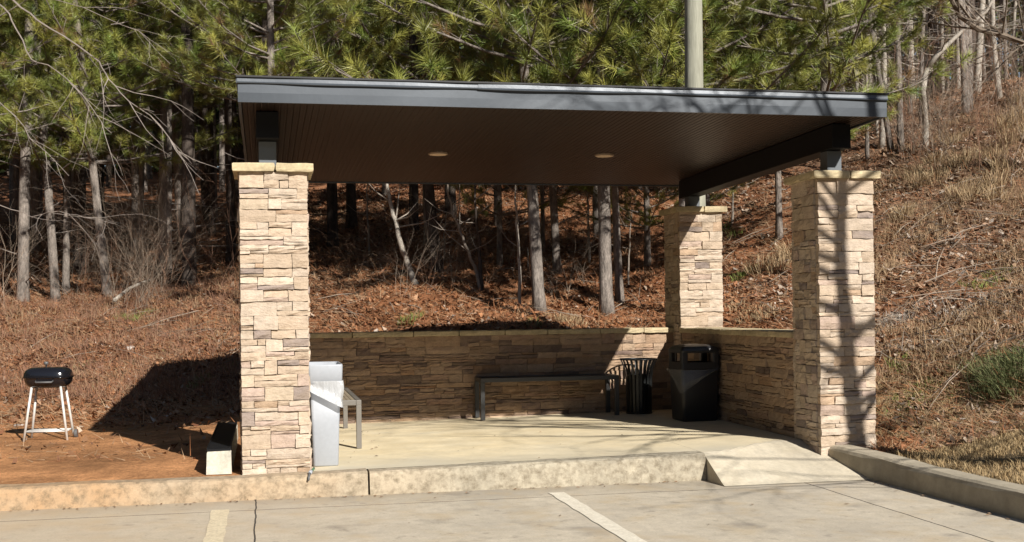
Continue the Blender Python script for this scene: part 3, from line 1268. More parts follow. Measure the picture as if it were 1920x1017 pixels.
for (sx, sy) in ((-1, -1), (1, -1), (-1, 1), (1, 1)):
    m = MB()
    m.tube([(sx * .125, sy * .085, .50), (sx * .19, sy * .125, 0)], .0115, 10)
    m.build('leg', M['leg'], gr, smooth=True)
m = MB()
for k in range(9):
    y_ = -.115 + .23 * k / 8
    m.tube([(-.178, y_, .085), (.178, y_, .085)], .0035 if 0 < k < 8 else .006, 6)
for sx in (-1, 1):
    m.tube([(sx * .178, -.116, .085), (sx * .178, .116, .085)], .006, 6)
m.build('wire_shelf', M['leg'], gr, smooth=True)
for sy in (1,):
    m = MB()
    m.tube([(.20, sy * .11, .042), (.225, sy * .11, .042)], [.042, .042], 20)
    m.build('wheel', M['grey'], gr, smooth=False, bevel=.004)

# utility pole
pb = at(1306, 470, 13.1)
pz = float(hgt([pb.x], [pb.y])[0])
m = MB()
pts = [(0, 0, -.3)] + [(.004 * math.sin(k), .004 * math.cos(k * 2), k * .5) for k in range(1, 18)]
m.tube(pts, [.124 - .0034 * k for k in range(len(pts))], 20, wob=lambda i, k: 1 + .02 * math.sin(k * 2.4 + i * .3))
o = m.build('utility_pole', M['pole'], smooth=True)
o.location = (pb.x, pb.y, pz)
tag(o, 'thick weathered grey green wooden utility pole rising behind the roof', 'pole')

# ------------------------------------------------------------------ trees
def crown_mesh(seed, Hc=6.5, rmax=2.3, low=1.0):
    """limbs and needle tufts around a trunk axis; origin at the crown's base"""
    rng = random.Random(seed)
    m = MB()
    B, A_, Sc, Br = [], [], [], []
    z = 0
    ang = rng.uniform(0, 6.28)
    while z < Hc:
        t = z / Hc
        Lz = rmax * (1 - t) ** .75 * (.75 + .25 * min(1, t * 5 + low)) + .25
        for k in range(rng.choice((3, 4, 4, 5))):
            ang += 2.4 + rng.uniform(-.5, .5)
            L_ = Lz * rng.uniform(.6, 1.1)
            up = rng.uniform(-.05, .45) + .5 * t
            d = Vector((math.cos(ang), math.sin(ang), 0))
            z0 = z + rng.uniform(-.15, .15)
            pts = []
            sag = rng.uniform(-.12, .1)
            for i in range(5):
                q = i / 4
                side = Vector((-d.y, d.x, 0)) * (.12 * L_ * math.sin(q * 2 + ang * 3) * q)
                pts.append(d * (L_ * q) + side + Vector((0, 0, z0 + L_ * q * up * .6 + L_ * q * q * .25 + sag * L_ * q * (1 - q))))
            m.tube(pts, [0.015 * (L_ / 2 + .3) * (1 - .85 * i / 4) + .003 for i in range(5)], 4, cap=False)
            nt_ = max(4, int(L_ * 6.6))
            for i in range(nt_):
                q = .14 + .86 * (i + rng.random()) / nt_
                q = min(q, .98)
                f_ = q * 4
                i0 = min(int(f_), 3)
                p = pts[i0].lerp(pts[i0 + 1], f_ - i0)
                td = (pts[i0 + 1] - pts[i0]).normalized()
                sd2 = Vector((rng.gauss(0, 1), rng.gauss(0, 1), rng.gauss(.15, .55)))
                tw = (td * .9 + sd2 * .55 + Vector((0, 0, .3))).normalized()
                tl = rng.uniform(.15, .55) * (.5 + .5 * L_ / 2)
                e = p + tw * tl
                m.tube([p, e], [.007, .004], 3, cap=False)
                br = rng.uniform(.45, 1.4)
                B.append(e)
                A_.append((tw + Vector((0, 0, .25))).normalized())
                Sc.append(rng.uniform(.62, 1.2))
                Br.append(br)
                if rng.random() < .4:
                    B.append(p.lerp(e, .45))
                    A_.append(tw)
                    Sc.append(rng.uniform(.55, .8))
                    Br.append(br * .9)
            B.append(pts[-1])
            A_.append((pts[-1] - pts[-2]).normalized())
            Sc.append(1.15)
            Br.append(rng.uniform(.85, 1.25))
        z += rng.uniform(.28, .48)
    nb = len(B)
    rs = np.random.RandomState(seed)
    K = 104
    B = np.array([tuple(p) for p in B])
    A_ = np.array([tuple(p) for p in A_])
    Sc, Br = np.array(Sc), np.array(Br)
    rnd = rs.normal(size=(nb, K, 3))
    ax = A_[:, None, :]
    perp = rnd - (rnd * ax).sum(2, keepdims=True) * ax
    perp /= np.linalg.norm(perp, axis=2, keepdims=True) + 1e-9
    s_ = rs.rand(nb, K, 1)
    th = np.radians(12 + 78 * rs.rand(nb, K, 1) ** .85 * (1.2 - .75 * s_))
    dr = ax * np.cos(th) + perp * np.sin(th)
    ln = (.14 + .075 * rs.rand(nb, K, 1)) * Sc[:, None, None]
    p0 = B[:, None, :] + ax * (s_ - .75) * .17 * Sc[:, None, None]
    tip = p0 + dr * ln
    tip[:, :, 2] -= .018
    wv = np.cross(dr, rs.normal(size=(nb, K, 3)))
    wv /= np.linalg.norm(wv, axis=2, keepdims=True) + 1e-9
    wv *= .0029
    Vn = np.stack([p0 - wv, p0 + wv, tip], 2).reshape(-1, 3)
    nf = nb * K
    Fn = np.arange(nf * 3).reshape(-1, 3)
    hue = rs.rand(nb, 1, 1)
    cA, cB = np.array([.125, .178, .032]), np.array([.335, .315, .07])
    cc = (cA * (1 - hue) + cB * hue) * Br[:, None, None] * (.8 + .4 * rs.rand(nb, K, 1))
    dead = rs.rand(nb) < .035
    cc[dead] = np.array([.2, .12, .05])
    cn = np.repeat(cc.reshape(-1, 3), 3, axis=0)
    # limbs: triangulate quads
    lv = np.array(m.v)
    lf = []
    for f in m.f:
        lf.append(f[:3])
        if len(f) == 4:
            lf.append((f[0], f[2], f[3]))
    lf = np.array(lf) + len(Vn)
    V_ = np.vstack([Vn, lv])
    F_ = np.vstack([Fn, lf])
    C_ = np.vstack([cn, np.ones((len(lv), 3))])
    mi = np.r_[np.zeros(nf), np.ones(len(lf))]
    return np_mesh('crown', V_, F_, C_, [M['needle'], M['bark']], mi)


CR = [crown_mesh(100 + i, 6.0 + .5 * (i % 3), 2.1 + .12 * i) for i in range(5)]


def trunk_mesh(h, r0, r1, seed, bend=.05, sides=12, dead=8, deadlow=1.0, deadlen=.9):
    rng = random.Random(seed)
    m = MB()
    n = max(8, int(h / .45))
    pts, rad = [], []
    p1, p2 = rng.uniform(0, 6), rng.uniform(0, 6)
    for k in range(n + 1):
        t = k / n
        z = -.15 + (h + .15) * t
        pts.append((bend * math.sin(t * 5 + p1) * t, bend * math.sin(t * 4 + p2) * t, z))
        rad.append(r0 + (r1 - r0) * t + r0 * .35 * math.exp(-max(z, 0) / .12))
    wb_ = {}
    m.tube(pts, rad, sides, wob=lambda i, k: 1 + rng.uniform(-.05, .05))
    for k in range(dead):
        z = rng.uniform(deadlow, h * .9)
        a = rng.uniform(0, 6.28)
        t = (z + .15) / (h + .15)
        i0 = min(int(t * n), n - 1)
        p = Vector(pts[i0])
        L_ = rng.uniform(.25, 1) * deadlen
        d = Vector((math.cos(a), math.sin(a), rng.uniform(-.15, .5)))
        q = [p + d * (L_ * s) + Vector((rng.uniform(-.06, .06), rng.uniform(-.06, .06), rng.uniform(-.06, .06))) * s for s in (0, .35, .7, 1)]
        m.tube(q, [.013, .010, .007, .003], 4, cap=False)
        if rng.random() < .7:
            e = q[2] + Vector((rng.gauss(0, 1), rng.gauss(0, 1), rng.gauss(0, .6))).normalized() * L_ * .4
            m.tube([q[2], e], [.006, .003], 3, cap=False)
    return m


def shear_lean(m, lx, ly):
    m.v = [(x_ + lx * z_, y_ + ly * z_, z_) for x_, y_, z_ in m.v]


def pine(px, py, wpx, lean, crown_py, cv, label, cscale=1.0, bark='bark', dead=10, Y=None, seed=None, h=9.0, deadlen=.9, cat='tree', name='pine_tree'):
    """lean = (px, py) of a higher point on the trunk or None"""
    if Y is None:
        b = hit(px, py)
    else:
        q = at(px, py, Y)
        b = Vector((q.x, Y, float(hgt([q.x], [Y])[0])))
    r0 = wpx / F * b.y / 2
    lx = 0
    if lean:
        q = at(lean[0], lean[1], b.y)
        lx = (q.x - b.x) / max(q.z - b.z, .2)
    sd_ = seed or int(px * 7 + py)
    t = empty(name, b)
    m = trunk_mesh(h, r0 * .92, r0 * .35, sd_, dead=dead, deadlen=deadlen)
    shear_lean(m, lx, 0)
    m.build('trunk', M[bark], t, smooth=True)
    if crown_py is not None:
        cz = at(px, crown_py, b.y).z - b.z
        c = link('crown', CR[cv % 5], t)
        c.location = (lx * cz, 0, cz)
        c.rotation_euler = (0, lx * .9, sd_ * 1.7)
        c.scale = (cscale,) * 3
    tag(t, label, cat, 'pines and trunks on the near hillside')
    return t


NB = 'near hillside'
pine(105, 565, 19, (88, 300), 315, 0, 'reddish pine trunk, left of a close pair at the far left dirt edge')
pine(124, 550, 15, (128, 300), 290, 1, 'slim pine just right of the leftmost pair of trunks', bark='bark')
pine(203, 555, 19, (168, 260), 300, 2, 'pine leaning left with pale lower trunk, between grill and shelter roof', deadlen=1.3)
pine(345, 485, 23, (325, 170), 205, 3, 'straight grey brown pine standing clear, left of the roof', dead=16)
pine(552, 500, 20, (552, 100), 215, 4, 'slim pine trunk rising above the left end of the roof, behind its corner', Y=20)
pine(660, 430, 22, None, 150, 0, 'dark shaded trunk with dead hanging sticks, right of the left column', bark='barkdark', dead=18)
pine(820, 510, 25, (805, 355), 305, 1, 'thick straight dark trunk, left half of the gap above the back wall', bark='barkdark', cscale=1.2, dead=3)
pine(938, 499, 12, None, 402, 2, 'slim grey pine with low green needles brushing its top under the roof', cscale=.7, dead=4)
pine(1012, 582, 25, (1000, 400), 310, 3, 'stout pine with broken snapped limbs halfway up, in the middle of the gap', cscale=1.2, dead=14, deadlen=.7)
pine(1019, 475, 9, None, 190, 4, 'thin trunk half hidden behind the stout pine with broken limbs', dead=3)
pine(1046, 512, 17, (1038, 360), 290, 0, 'straight grey pine standing right of the stout broken limbed pine', dead=4)
pine(1138, 588, 28, (1132, 370), 318, 1, 'thickest sunlit scaly trunk near the right end of the back wall', cscale=1.2, dead=4)
pine(1163, 568, 17, (1155, 380), 300, 2, 'slimmer trunk close beside the right side of the thickest sunlit trunk', dead=4)
pine(1215, 498, 13, None, 432, 3, 'small pine with low bushy green crown just left of the back right column', cscale=.62, dead=2)
pine(1281, 470, 18, None, 300, 4, 'trunk directly behind the back right stone column', Y=16, dead=3, cscale=1.1)
pine(1462, 450, 14, None, 285, 1, 'slim pine standing in the gap between the two right stone columns', cscale=1.0, dead=5)
pine(1325, 430, 17, None, 205, 2, 'pine behind the back right column, green crown spreading over the roof by the utility pole', Y=18.2, dead=3, cscale=1.0)
pine(1550, 420, 20, None, 185, 2, 'pine hidden low by the front right column with crown above the right roof end', Y=15.8, dead=0, cscale=1.05)
pine(515, 500, 20, None, 190, 0, 'pine right behind the front left column with a bright crown over the roof corner', Y=17, dead=3, cscale=.9)
pine(1690, 282, 14, (1684, 20), -40, 0, 'straight dark trunk right of the roof end, with the curved trunk at its foot', dead=14, h=10)
pine(1672, 284, 12, (1652, 160), -60, 4, 'slim curved trunk crossing just behind the right roof end', dead=8, bark='bark')
pine(-90, 540, 20, None, 260, 1, 'pine at the far left edge with crown reaching into the picture', Y=20)
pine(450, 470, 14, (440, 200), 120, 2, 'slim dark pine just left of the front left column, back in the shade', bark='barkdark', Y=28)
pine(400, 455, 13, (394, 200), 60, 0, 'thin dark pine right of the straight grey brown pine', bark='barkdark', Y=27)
pine(262, 500, 13, (270, 250), 150, 1, 'thin pine between the leaning pine and the straight grey brown pine', Y=24)

# slender bare stems
def stem(px, py, wpx, pts, label, m_='paletrunk', name='bare_sapling', twigs=6, seed=1, cat='tree'):
    b = hit(px, py)
    rng = random.Random(int(px + py * 3))
    P = [Vector((0, 0, -.1))]
    for (qx, qy) in pts:
        q = at(qx, qy, b.y + rng.uniform(-.15, .15))
        P.append(q - b)
    # densify with wobble
    Q = []
    for i in range(len(P) - 1):
        for s in (0, .25, .5, .75):
            Q.append(P[i].lerp(P[i + 1], s) + Vector((rng.uniform(-.012, .012),) * 3))
    Q.append(P[-1])
    r0 = wpx / F * b.y / 2
    m = MB()
    m.tube(Q, [r0 * (1 - .7 * i / (len(Q) - 1)) for i in range(len(Q))], 8)
    t = empty(name, b)
    m.build('trunk', M[m_], t, smooth=True)
    if twigs:
        m = MB()
        for k in range(twigs):
            i = rng.randrange(len(Q) // 3, len(Q) - 1)
            d = Vector((rng.gauss(0, 1), rng.gauss(0, .6), rng.uniform(.1, .9))).normalized()
            L_ = rng.uniform(.3, 1.0)
            a = [Q[i], Q[i] + d * L_ * .5, Q[i] + d * L_ + Vector((0, 0, .1))]
            m.tube(a, [r0 * .25, r0 * .18, .002], 4, cap=False, col=(1.2, 1.2, 1.2))
        m.build('branches', M['twig'], t)
    tag(t, label, cat, 'slender bare stems on the hillside')
    return t


stem(785, 538, 13, [(765, 495), (748, 440), (735, 390), (725, 340), (712, 250)], 'pale leaning bare trunk tilting left, left of the thick dark trunk')
stem(906, 548, 8, [(890, 500), (868, 445), (850, 400), (835, 330)], 'thin crooked bare stem leaning left beside the low green needles', 'twig', twigs=8)
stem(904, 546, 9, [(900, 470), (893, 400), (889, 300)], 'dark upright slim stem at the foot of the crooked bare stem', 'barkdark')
stem(975, 578, 7, [(976, 500), (970, 430), (968, 380), (966, 300)], 'thin whitish stem left of the stout broken limbed pine')
stem(993, 505, 5, [(990, 465)], 'short pale broken stick beside the stout pine', twigs=0)
stem(1106, 494, 6, [(1105, 440), (1103, 370), (1104, 250)], 'thin pale straight stem left of the thickest sunlit trunk')
stem(693, 478, 5, [(691, 430), (689, 380), (690, 300)], 'thin grey stem standing between left column and leaning pale trunk', 'twig')
stem(833, 490, 4, [(834, 440), (838, 400)], 'short thin dry stem right of the thick dark trunk', 'twig', twigs=0)
stem(1374, 420, 6, [(1375, 370), (1377, 310)], 'thin stem between the back right column and the slim pine', 'twig', twigs=9)
stem(1736, 276, 13, [(1736, 225), (1731, 170), (1738, 130), (1757, 105), (1790, 72), (1815, 50), (1850, 22), (1862, 0), (1890, -60)], 'pale bent bare tree on the right bank curving up to the right', twigs=12, name='bare_tree')
stem(1645, 252, 7, [(1644, 180), (1642, 60), (1640, -30)], 'very thin pale trunk just past the right roof corner', twigs=5)
stem(1178, 540, 4, [(1180, 480), (1183, 430), (1186, 390)], 'wispy bare stem right of the slimmer sunlit trunk', 'twig', twigs=3)
stem(1627, 300, 9, [(1626, 200), (1624, 60), (1623, -40)], 'thin trunk at the right roof corner, behind the post', 'bark', twigs=4)

# background pines deep in the woods
BT = [trunk_mesh(10.5, .13 - .012 * k, .04, 300 + k, bend=.12, dead=26, deadlow=.6, deadlen=1.5, sides=8).build('trunk', M['bark' if k % 2 else 'barkdark'], None, smooth=True) for k in range(4)]
for o in BT:
    C.objects.unlink(o)
protos = []
for k in range(8):
    t = empty('pine_tree', (0, 0, -50))
    tr = BT[k % 4].copy()
    C.objects.link(tr)
    tr.parent = t
    tr.name = 'trunk'
    c = link('crown', CR[k % 5], t)
    c.location = (0, 0, (5.0, 5.8, 4.6, 6.2)[k % 4])
    c.rotation_euler = (0, 0, k)
    tag(t, 'slender forest pine standing deep in the shaded woods behind the nearer trunks', 'tree', 'pines deep in the woods')
    protos.append(t)
rng = random.Random(44)
placed = []
tries = 0
while len(placed) < 140 and tries < 9000:
    tries += 1
    Y = 21 + 31 * rng.random() ** 1.1
    lim = .46 * Y + 3
    X = rng.uniform(-lim, lim)
    k = X / Y * F + 960
    if 1480 < k < 1790 and Y < 26:
        continue
    if 560 < k < 1480 and Y < 34 and rng.random() < .5:
        continue
    if k >= 1790 and (Y < 25.5 or rng.random() < .3):
        continue
    if 560 < k < 1480 and Y < 24.5 and rng.random() < .85:
        continue
    if min([(X - a) ** 2 + (Y - b_) ** 2 for a, b_ in placed] or [9]) < 1.0:
        continue
    placed.append((X, Y))
for i, (X, Y) in enumerate(placed):
    o = protos[i] if i < 8 else copy_tree(protos[i % 8])
    o.location = (X, Y, float(hgt([X], [Y])[0]) - .05)
    o.rotation_euler = (rng.uniform(-.03, .03), rng.uniform(-.03, .03), rng.uniform(0, 6.28))
    s = rng.uniform(.85, 1.2)
    o.scale = (s, s, s)

# thin bare trunks along the crest of the right bank
TB = []
for k in range(4):
    o = trunk_mesh(6.5 + k, .05 + .012 * k, .012, 700 + k, bend=.25, dead=40, deadlow=.8, deadlen=1.1, sides=7)
    ob = o.build('trunk', M['paletrunk' if k % 2 else 'bark'], None, smooth=True)
    C.objects.unlink(ob)
    TB.append(ob.data)
rng = random.Random(202)
for i in range(34):
    k = rng.uniform(1610, 1960)
    Y = rng.uniform(22.5, 34)
    X = (k - 960) / F * Y
    o = bpy.data.objects.new('bare_tree', TB[i % 4])
    C.objects.link(o)
    o.location = (X, Y, float(hgt([X], [Y])[0]))
    o.rotation_euler = (rng.uniform(-.06, .06), rng.uniform(-.08, .08), rng.uniform(0, 6.28))
    o.scale = (1, 1, rng.uniform(.7, 1.2))
    tag(o, 'thin twiggy bare tree on the crest of the right bank', 'tree', 'bare trees on the right crest')

# far wood as one mass
rs = np.random.RandomState(8)
m = MB()
for k in range(240):
    X = rs.uniform(-32, 26)
    Y = rs.uniform(52, 64)
    if X / Y * F + 960 > 1780 and rs.rand() < .6:
        continue
    z = float(hgt([X], [Y])[0])
    m.tube([(X, Y, z - .3), (X + rs.normal() * .2, Y, z + 5), (X + rs.normal() * .4, Y, z + 11)], [.14, .1, .05], 5, cap=False)
nl = 85000
tx = rs.uniform(-32, 26, nl)
keep = rs.rand(nl) > .75 * (tx > 18)
tx = tx[keep]
nl = len(tx)
ty = rs.uniform(53, 64, nl)
tz = hgt(tx, ty) + .2 + 12 * rs.rand(nl) ** .95
p0 = np.stack([tx, ty, tz], 1)
d1 = rs.normal(size=(nl, 3)) * .42
d2 = rs.normal(size=(nl, 3)) * .12
Vn = np.stack([p0 - d2, p0 + d2, p0 + d1], 1).reshape(-1, 3)
Cn = np.repeat(np.array([.085, .105, .028])[None] * (.5 + rs.rand(nl, 1)), 3, axis=0)
# unseen foliage ring added beside and behind the camera to block low sky light
na = 34000
aa = rs.uniform(.55, 5.73, na)
ra = rs.uniform(30, 38, na)
hh_ = 15.5 - 3.5 * np.exp(-((aa - 2.567) / .5) ** 2)
pa = np.stack([np.sin(aa) * ra, np.cos(aa) * ra, .2 + hh_ * rs.rand(na)], 1)
qa1, qa2 = rs.normal(size=(na, 3)) * .8, rs.normal(size=(na, 3)) * .3
Vn = np.vstack([Vn, np.stack([pa - qa2, pa + qa2, pa + qa1], 1).reshape(-1, 3)])
Cn = np.vstack([Cn, np.repeat(np.array([.085, .105, .028])[None] * (.5 + rs.rand(na, 1)), 3, axis=0)])
nl += na
lv = np.array(m.v)
lf = np.array([q for f in m.f for q in ((f[0], f[1], f[2]), (f[0], f[2], f[3]))])
me = np_mesh('far_woods_and_sky_blocker', np.vstack([Vn, lv]), np.vstack([np.arange(nl * 3).reshape(-1, 3), lf + nl * 3]), np.vstack([Cn, np.ones((len(lv), 3))]), [M['needle'], M['barkdark']],
             np.r_[np.zeros(nl), np.ones(len(lf))])
tag(link('far_woods_and_sky_blocker', me), 'distant dense wood closing the view behind the forest pines, with an unseen ring added to block sky light', 'woods', kind='stuff')


# bare branching trees
def branch(m, p, d, L_, r, depth, rng, droop=0, spread=.6, nseg=4, col=(1, 1, 1), ratio=.68, minr=.003):
    pts, rad = [p], [r]
    q, dd = p.copy(), d.copy()
    for i in range(nseg):
        dd = (dd + Vector((rng.gauss(0, .11), rng.gauss(0, .11), rng.gauss(0, .09) - droop * .1))).normalized()
        q = q + dd * (L_ / nseg)
        pts.append(q.copy())
        rad.append(max(minr * .6, r * (1 - .45 * (i + 1) / nseg)))
    m.tube(pts, rad, 6 if r > .02 else (4 if r > .008 else 3), cap=False, col=col)
    if depth <= 0:
        return
    n = rng.choice((2, 3, 3)) + (1 if depth > 2 else 0)
    for k in range(n):
        i = nseg if k == 0 else rng.randrange(1, nseg + 1)
        ax = Vector((rng.gauss(0, 1), rng.gauss(0, 1), rng.gauss(0, 1)))
        dn = (dd + (ax - dd * ax.dot(dd)).normalized() * (spread * (.35 if k == 0 else rng.uniform(.7, 1.3)))).normalized()
        branch(m, pts[i], dn, L_ * rng.uniform(.6, .9) * (.95 if k == 0 else ratio + .12), rad[i] * (.92 if k == 0 else .62), depth - 1, rng, droop, spread, nseg, col, ratio, minr)


# the bare tree in the grass beside the lot: its shadow falls on the right column, the fascia and the slab
cb = S(D_ + .27, 0, 0)
sdir = Vector((.543, -.84, 0)).normalized()
q = cb + sdir * 5.0
st = empty('bare_tree', (q.x, q.y, .2))
rng = random.Random(31)
lat = Vector((-sdir.y, sdir.x, 0)) * -1           # to the left as seen from the sun
m = MB()
tk = [Vector((0, 0, -.1)), Vector((.02, 0, 1)), Vector((-.02, .02, 2)), Vector((.0, .0, 3)) + lat * -.05, Vector((0, 0, 3.8)) + lat * .03, Vector((0, 0, 4.6)) + lat * .08, Vector((0, 0, 5.4)) + lat * .06, Vector((0, 0, 6.3)) + lat * .16, Vector((0, 0, 7.2)) + lat * .2]
m.tube(tk, [.115, .1, .09, .08, .068, .055, .045, .03, .015], 10)
m.build('trunk', M['paletrunk'], st, smooth=True)
m = MB()
for k in range(34):
    z = 2.3 + 4.4 * k / 34
    low_ = z < 3.3
    i = min(int(z), 7)
    f_ = (z - 1) / 1
    j = min(range(len(tk)), key=lambda n: abs(tk[n].z - z))
    side = 1 if rng.random() < (.5 if low_ else .72) else -1
    a = rng.gauss(0, .75)
    d = (lat * side * math.cos(a) + sdir * math.sin(a) * .9 + Vector((0, 0, rng.uniform(.05, .75)))).normalized()
    branch(m, Vector((tk[j].x, tk[j].y, z)), d, rng.uniform(.8, 1.7) * (1.05 if side > 0 else .8), (.013 if low_ else .03 * (1.2 - .1 * z) + .008), 3, rng, 0, .55, 4, (1, 1, 1), .66, .003)
m.build('branches', M['twig'], st)
tag(st, 'bare leafless tree in the grass beside the lot on the right', 'tree')

# drooping bare branches of a tree beyond the left edge
lt = empty('bare_tree', (-7.4, 10.8, .17))
rng = random.Random(71)
m = MB()
trk = [(0, 0, -.1), (.05, .02, 1.2), (.15, .0, 2.6), (.3, -.1, 4.0), (.6, -.2, 5.2)]
m.tube(trk, [.11, .1, .085, .06, .03], 10)
m.build('trunk', M['paletrunk'], lt, smooth=True)
m = MB()


def limb(pxs, Y, r0, from_):
    P = [Vector(from_)]
    for i, (a, b_) in enumerate(pxs):
        P.append(at(a, b_, Y - .05 * i) - lt.location)
    Q = []
    for i in range(len(P) - 1):
        for s in (0, .34, .67):
            Q.append(P[i].lerp(P[i + 1], s) + Vector((rng.gauss(0, .008), rng.gauss(0, .008), rng.gauss(0, .008))))
    Q.append(P[-1])
    m.tube(Q, [r0 * .5 * (1 - .85 * i / (len(Q) - 1)) + .0013 for i in range(len(Q))], 5, cap=False, col=(.95, .95, 1.0))
    for k in range(len(Q) // 2, len(Q) - 1):
        if rng.random() < .6:
            d = ((Q[k + 1] - Q[k]).normalized() + Vector((rng.gauss(0, .5), rng.gauss(0, .5), rng.gauss(-.1, .45)))).normalized()
            branch(m, Q[k], d, rng.uniform(.2, .5), r0 * .25, 1, rng, .3, .6, 3, (1.0, 1.0, 1.05), .6, .0014)


limb([(-60, -40), (22, 0), (70, 38), (145, 85), (186, 118), (206, 150), (240, 186), (300, 235), (355, 300)], 10.3, .017, (.5, -.2, 4.9))
limb([(-50, -20), (8, 10), (30, 55), (60, 113), (92, 122), (140, 160), (180, 215), (210, 250)], 10.1, .013, (.5, -.2, 4.8))
limb([(-60, -60), (40, -20), (160, 15), (260, 60), (320, 120)], 10.6, .009, (.5, -.2, 5.0))
limb([(-60, 150), (10, 195), (60, 260), (130, 330)], 10.4, .009, (.3, -.1, 3.8))
limb([(-60, 360), (0, 385), (60, 405), (110, 398), (160, 410), (215, 420)], 11.0, .009, (.15, 0, 2.2))
m.build('branches', M['twig'], lt)
tag(lt, 'bare pale barked tree past the far left edge with drooping twigs over the pines', 'tree')

# dark bough reaching in over the right bank
rt_ = hit(2010, 330)
bt = empty('bare_tree', rt_)
rng = random.Random(72)
m = MB()
trk = [Vector((0, 0, -.2)), Vector((.05, 0, 1.5)), Vector((0, 0, 3)), Vector((.1, 0, 5))]
m.tube(trk, [.13, .11, .09, .05], 10)
m.build('trunk', M['bark'], bt, smooth=True)
m = MB()
P = [trk[2]] + [at(a, b_, rt_.y - .1 * i) - rt_ for i, (a, b_) in enumerate(((1925, 82), (1880, 66), (1835, 55), (1800, 30), (1785, 0), (1760, -40)))]
m.tube(P, [.06, .05, .045, .04, .035, .03, .02], 7, cap=False, col=(.7, .65, .6))
for k in range(1, 6):
    for _ in range(3):
        d = ((P[k + 1] - P[k]).normalized() + Vector((rng.gauss(0, .6), rng.gauss(0, .5), rng.gauss(.1, .6)))).normalized()
        branch(m, P[k], d, rng.uniform(.5, 1.1), .016, 3, rng, .1, .6, 3, (.8, .75, .7), .65, .002)
m.build('branches', M['twig'], bt)
tag(bt, 'dark bare tree past the upper right edge with boughs reaching over the bank', 'tree')


# twiggy undergrowth
def brush_mesh(seed, n, hh, spread, col):
    rng = random.Random(seed)
    m = MB()
    for k in range(n):
        a = rng.uniform(0, 6.28)
        d = Vector((spread * math.cos(a) * rng.random(), spread * math.sin(a) * rng.random(), 1)).normalized()
        kk = rng.uniform(.7, 1.3)
        branch(m, Vector((rng.gauss(0, .12), rng.gauss(0, .12), -.05)), d, hh * rng.uniform(.35, .8), rng.uniform(.003, .0065), 3, rng, .25, .55, 4, tuple(c * kk for c in col), .62, .0013)
    o = m.build('branches', M['twig'])
    return o


BM = [brush_mesh(500 + k, 6, 1.9, .7, ((.85, .62, .5), (1.15, 1.05, .95), (.75, .5, .4), (1.3, 1.2, 1.1))[k]) for k in range(4)]
for o in BM:
    C.objects.unlink(o)


def brush(k, loc, s, rz, label, group, name='bare_shrub', cat='shrub'):
    o = bpy.data.objects.new(name, BM[k].data)
    C.objects.link(o)
    o.location = loc
    o.scale = (s, s, s * 1.05)
    o.rotation_euler = (0, 0, rz)
    tag(o, label, cat, group)
    return o


rng = random.Random(91)
n_ = 0
while n_ < 44:
    px, py = rng.uniform(-20, 450), rng.uniform(440, 605)
    b = hit(px, py)
    brush(rng.randrange(4), b, rng.uniform(.45, 1.05), rng.uniform(0, 6.28), 'tangled bare twiggy shrub in the undergrowth left of the shelter', 'bare shrubs left of the shelter')
    n_ += 1
n_ = 0
while n_ < 22:
    px, py = rng.uniform(600, 1240), rng.uniform(440, 570)
    b = hit(px, py)
    brush(rng.randrange(4), b, rng.uniform(.3, .65), rng.uniform(0, 6.28), 'low bare twiggy seedling on the needle covered slope behind the back wall', 'bare seedlings behind the back wall', 'bare_seedling')
    n_ += 1
n_ = 0
while n_ < 40:
    px, py = rng.uniform(1380, 1930), rng.uniform(150, 330)
    if 1480 < px < 1640:
        continue
    b = hit(px, py)
    brush(rng.randrange(4), b, rng.uniform(.5, 1.15), rng.uniform(0, 6.28), 'bare twiggy shrub high on the sunny bank right of the shelter', 'bare shrubs on the right bank')
    n_ += 1

# fallen branch
a, b = hit(215, 578), hit(330, 506)
m = MB()
Q = [a.lerp(b, t) + Vector((0, 0, .12 + .05 * math.sin(t * 7))) for t in (0, .2, .4, .6, .8, 1)]
m.tube(Q, [.035, .03, .028, .024, .018, .008], 7)
o = m.build('fallen_branch', M['paletrunk'], smooth=True)
tag(o, 'grey fallen branch lying across the undergrowth left of the shelter', 'branch')


# ------------------------------------------------------------------ ground cover
def scatter(n, seed, region):
    """points on the slope, denser near"""
    rs = np.random.RandomState(seed)
    X0, X1, Y0, Y1 = region
    Y = Y0 + (Y1 - Y0) * rs.rand(n * 2) ** 1.35
    X = rs.uniform(-1, 1, n * 2) * (.46 * Y + .6)
    k = (X > X0) & (X < X1)
    X, Y = X[k][:n], Y[k][:n]
    u, v = UV(X, Y)
    ok = ~((u < 4.66) & (v < .02)) & ~((u > -.02) & (u < 4.9) & (v > -.1) & (v < 3.62))
    return X[ok], Y[ok], rs


X, Y, rs = scatter(270000, 1, (-16, 14, 9, 36))
Z = hgt(X, Y)
bare = (X < -1.4) * (1 - ss(11.2, 13.6, Y + 1.6 * (vnoise(X * .9 + 11, Y * .9 + 5) - .5)))
dens = 1 - .988 * bare
pn = vnoise(X * .7 + 3, Y * .7 + 8) * .6 + vnoise(X * 2.3 + 50, Y * 2.3) * .4
dens = dens * np.clip(.12 + 1.9 * (pn - .22), .1, 1)
dens = np.where(X > 3.2, dens * .62, dens)
dens = np.where((X > 2) & (Z < .8), dens * .3, dens)
k = rs.rand(len(X)) < dens
X, Y, Z = X[k], Y[k], Z[k]
n = len(X)
yaw = rs.rand(n) * 6.28
ln = (.012 + .034 * rs.rand(n) ** 2.2) * (1 + .03 * (Y - 10))
wd = ln * (.4 + .4 * rs.rand(n))
tilt = rs.normal(size=(n, 2)) * .42
c, s = np.cos(yaw), np.sin(yaw)


def leafpt(a, b, up):
    return np.stack([X + a * c - b * s, Y + a * s + b * c, Z + .015 + np.abs(rs.normal(size=n)) * .012 + tilt[:, 0] * a + tilt[:, 1] * b + up], 1)


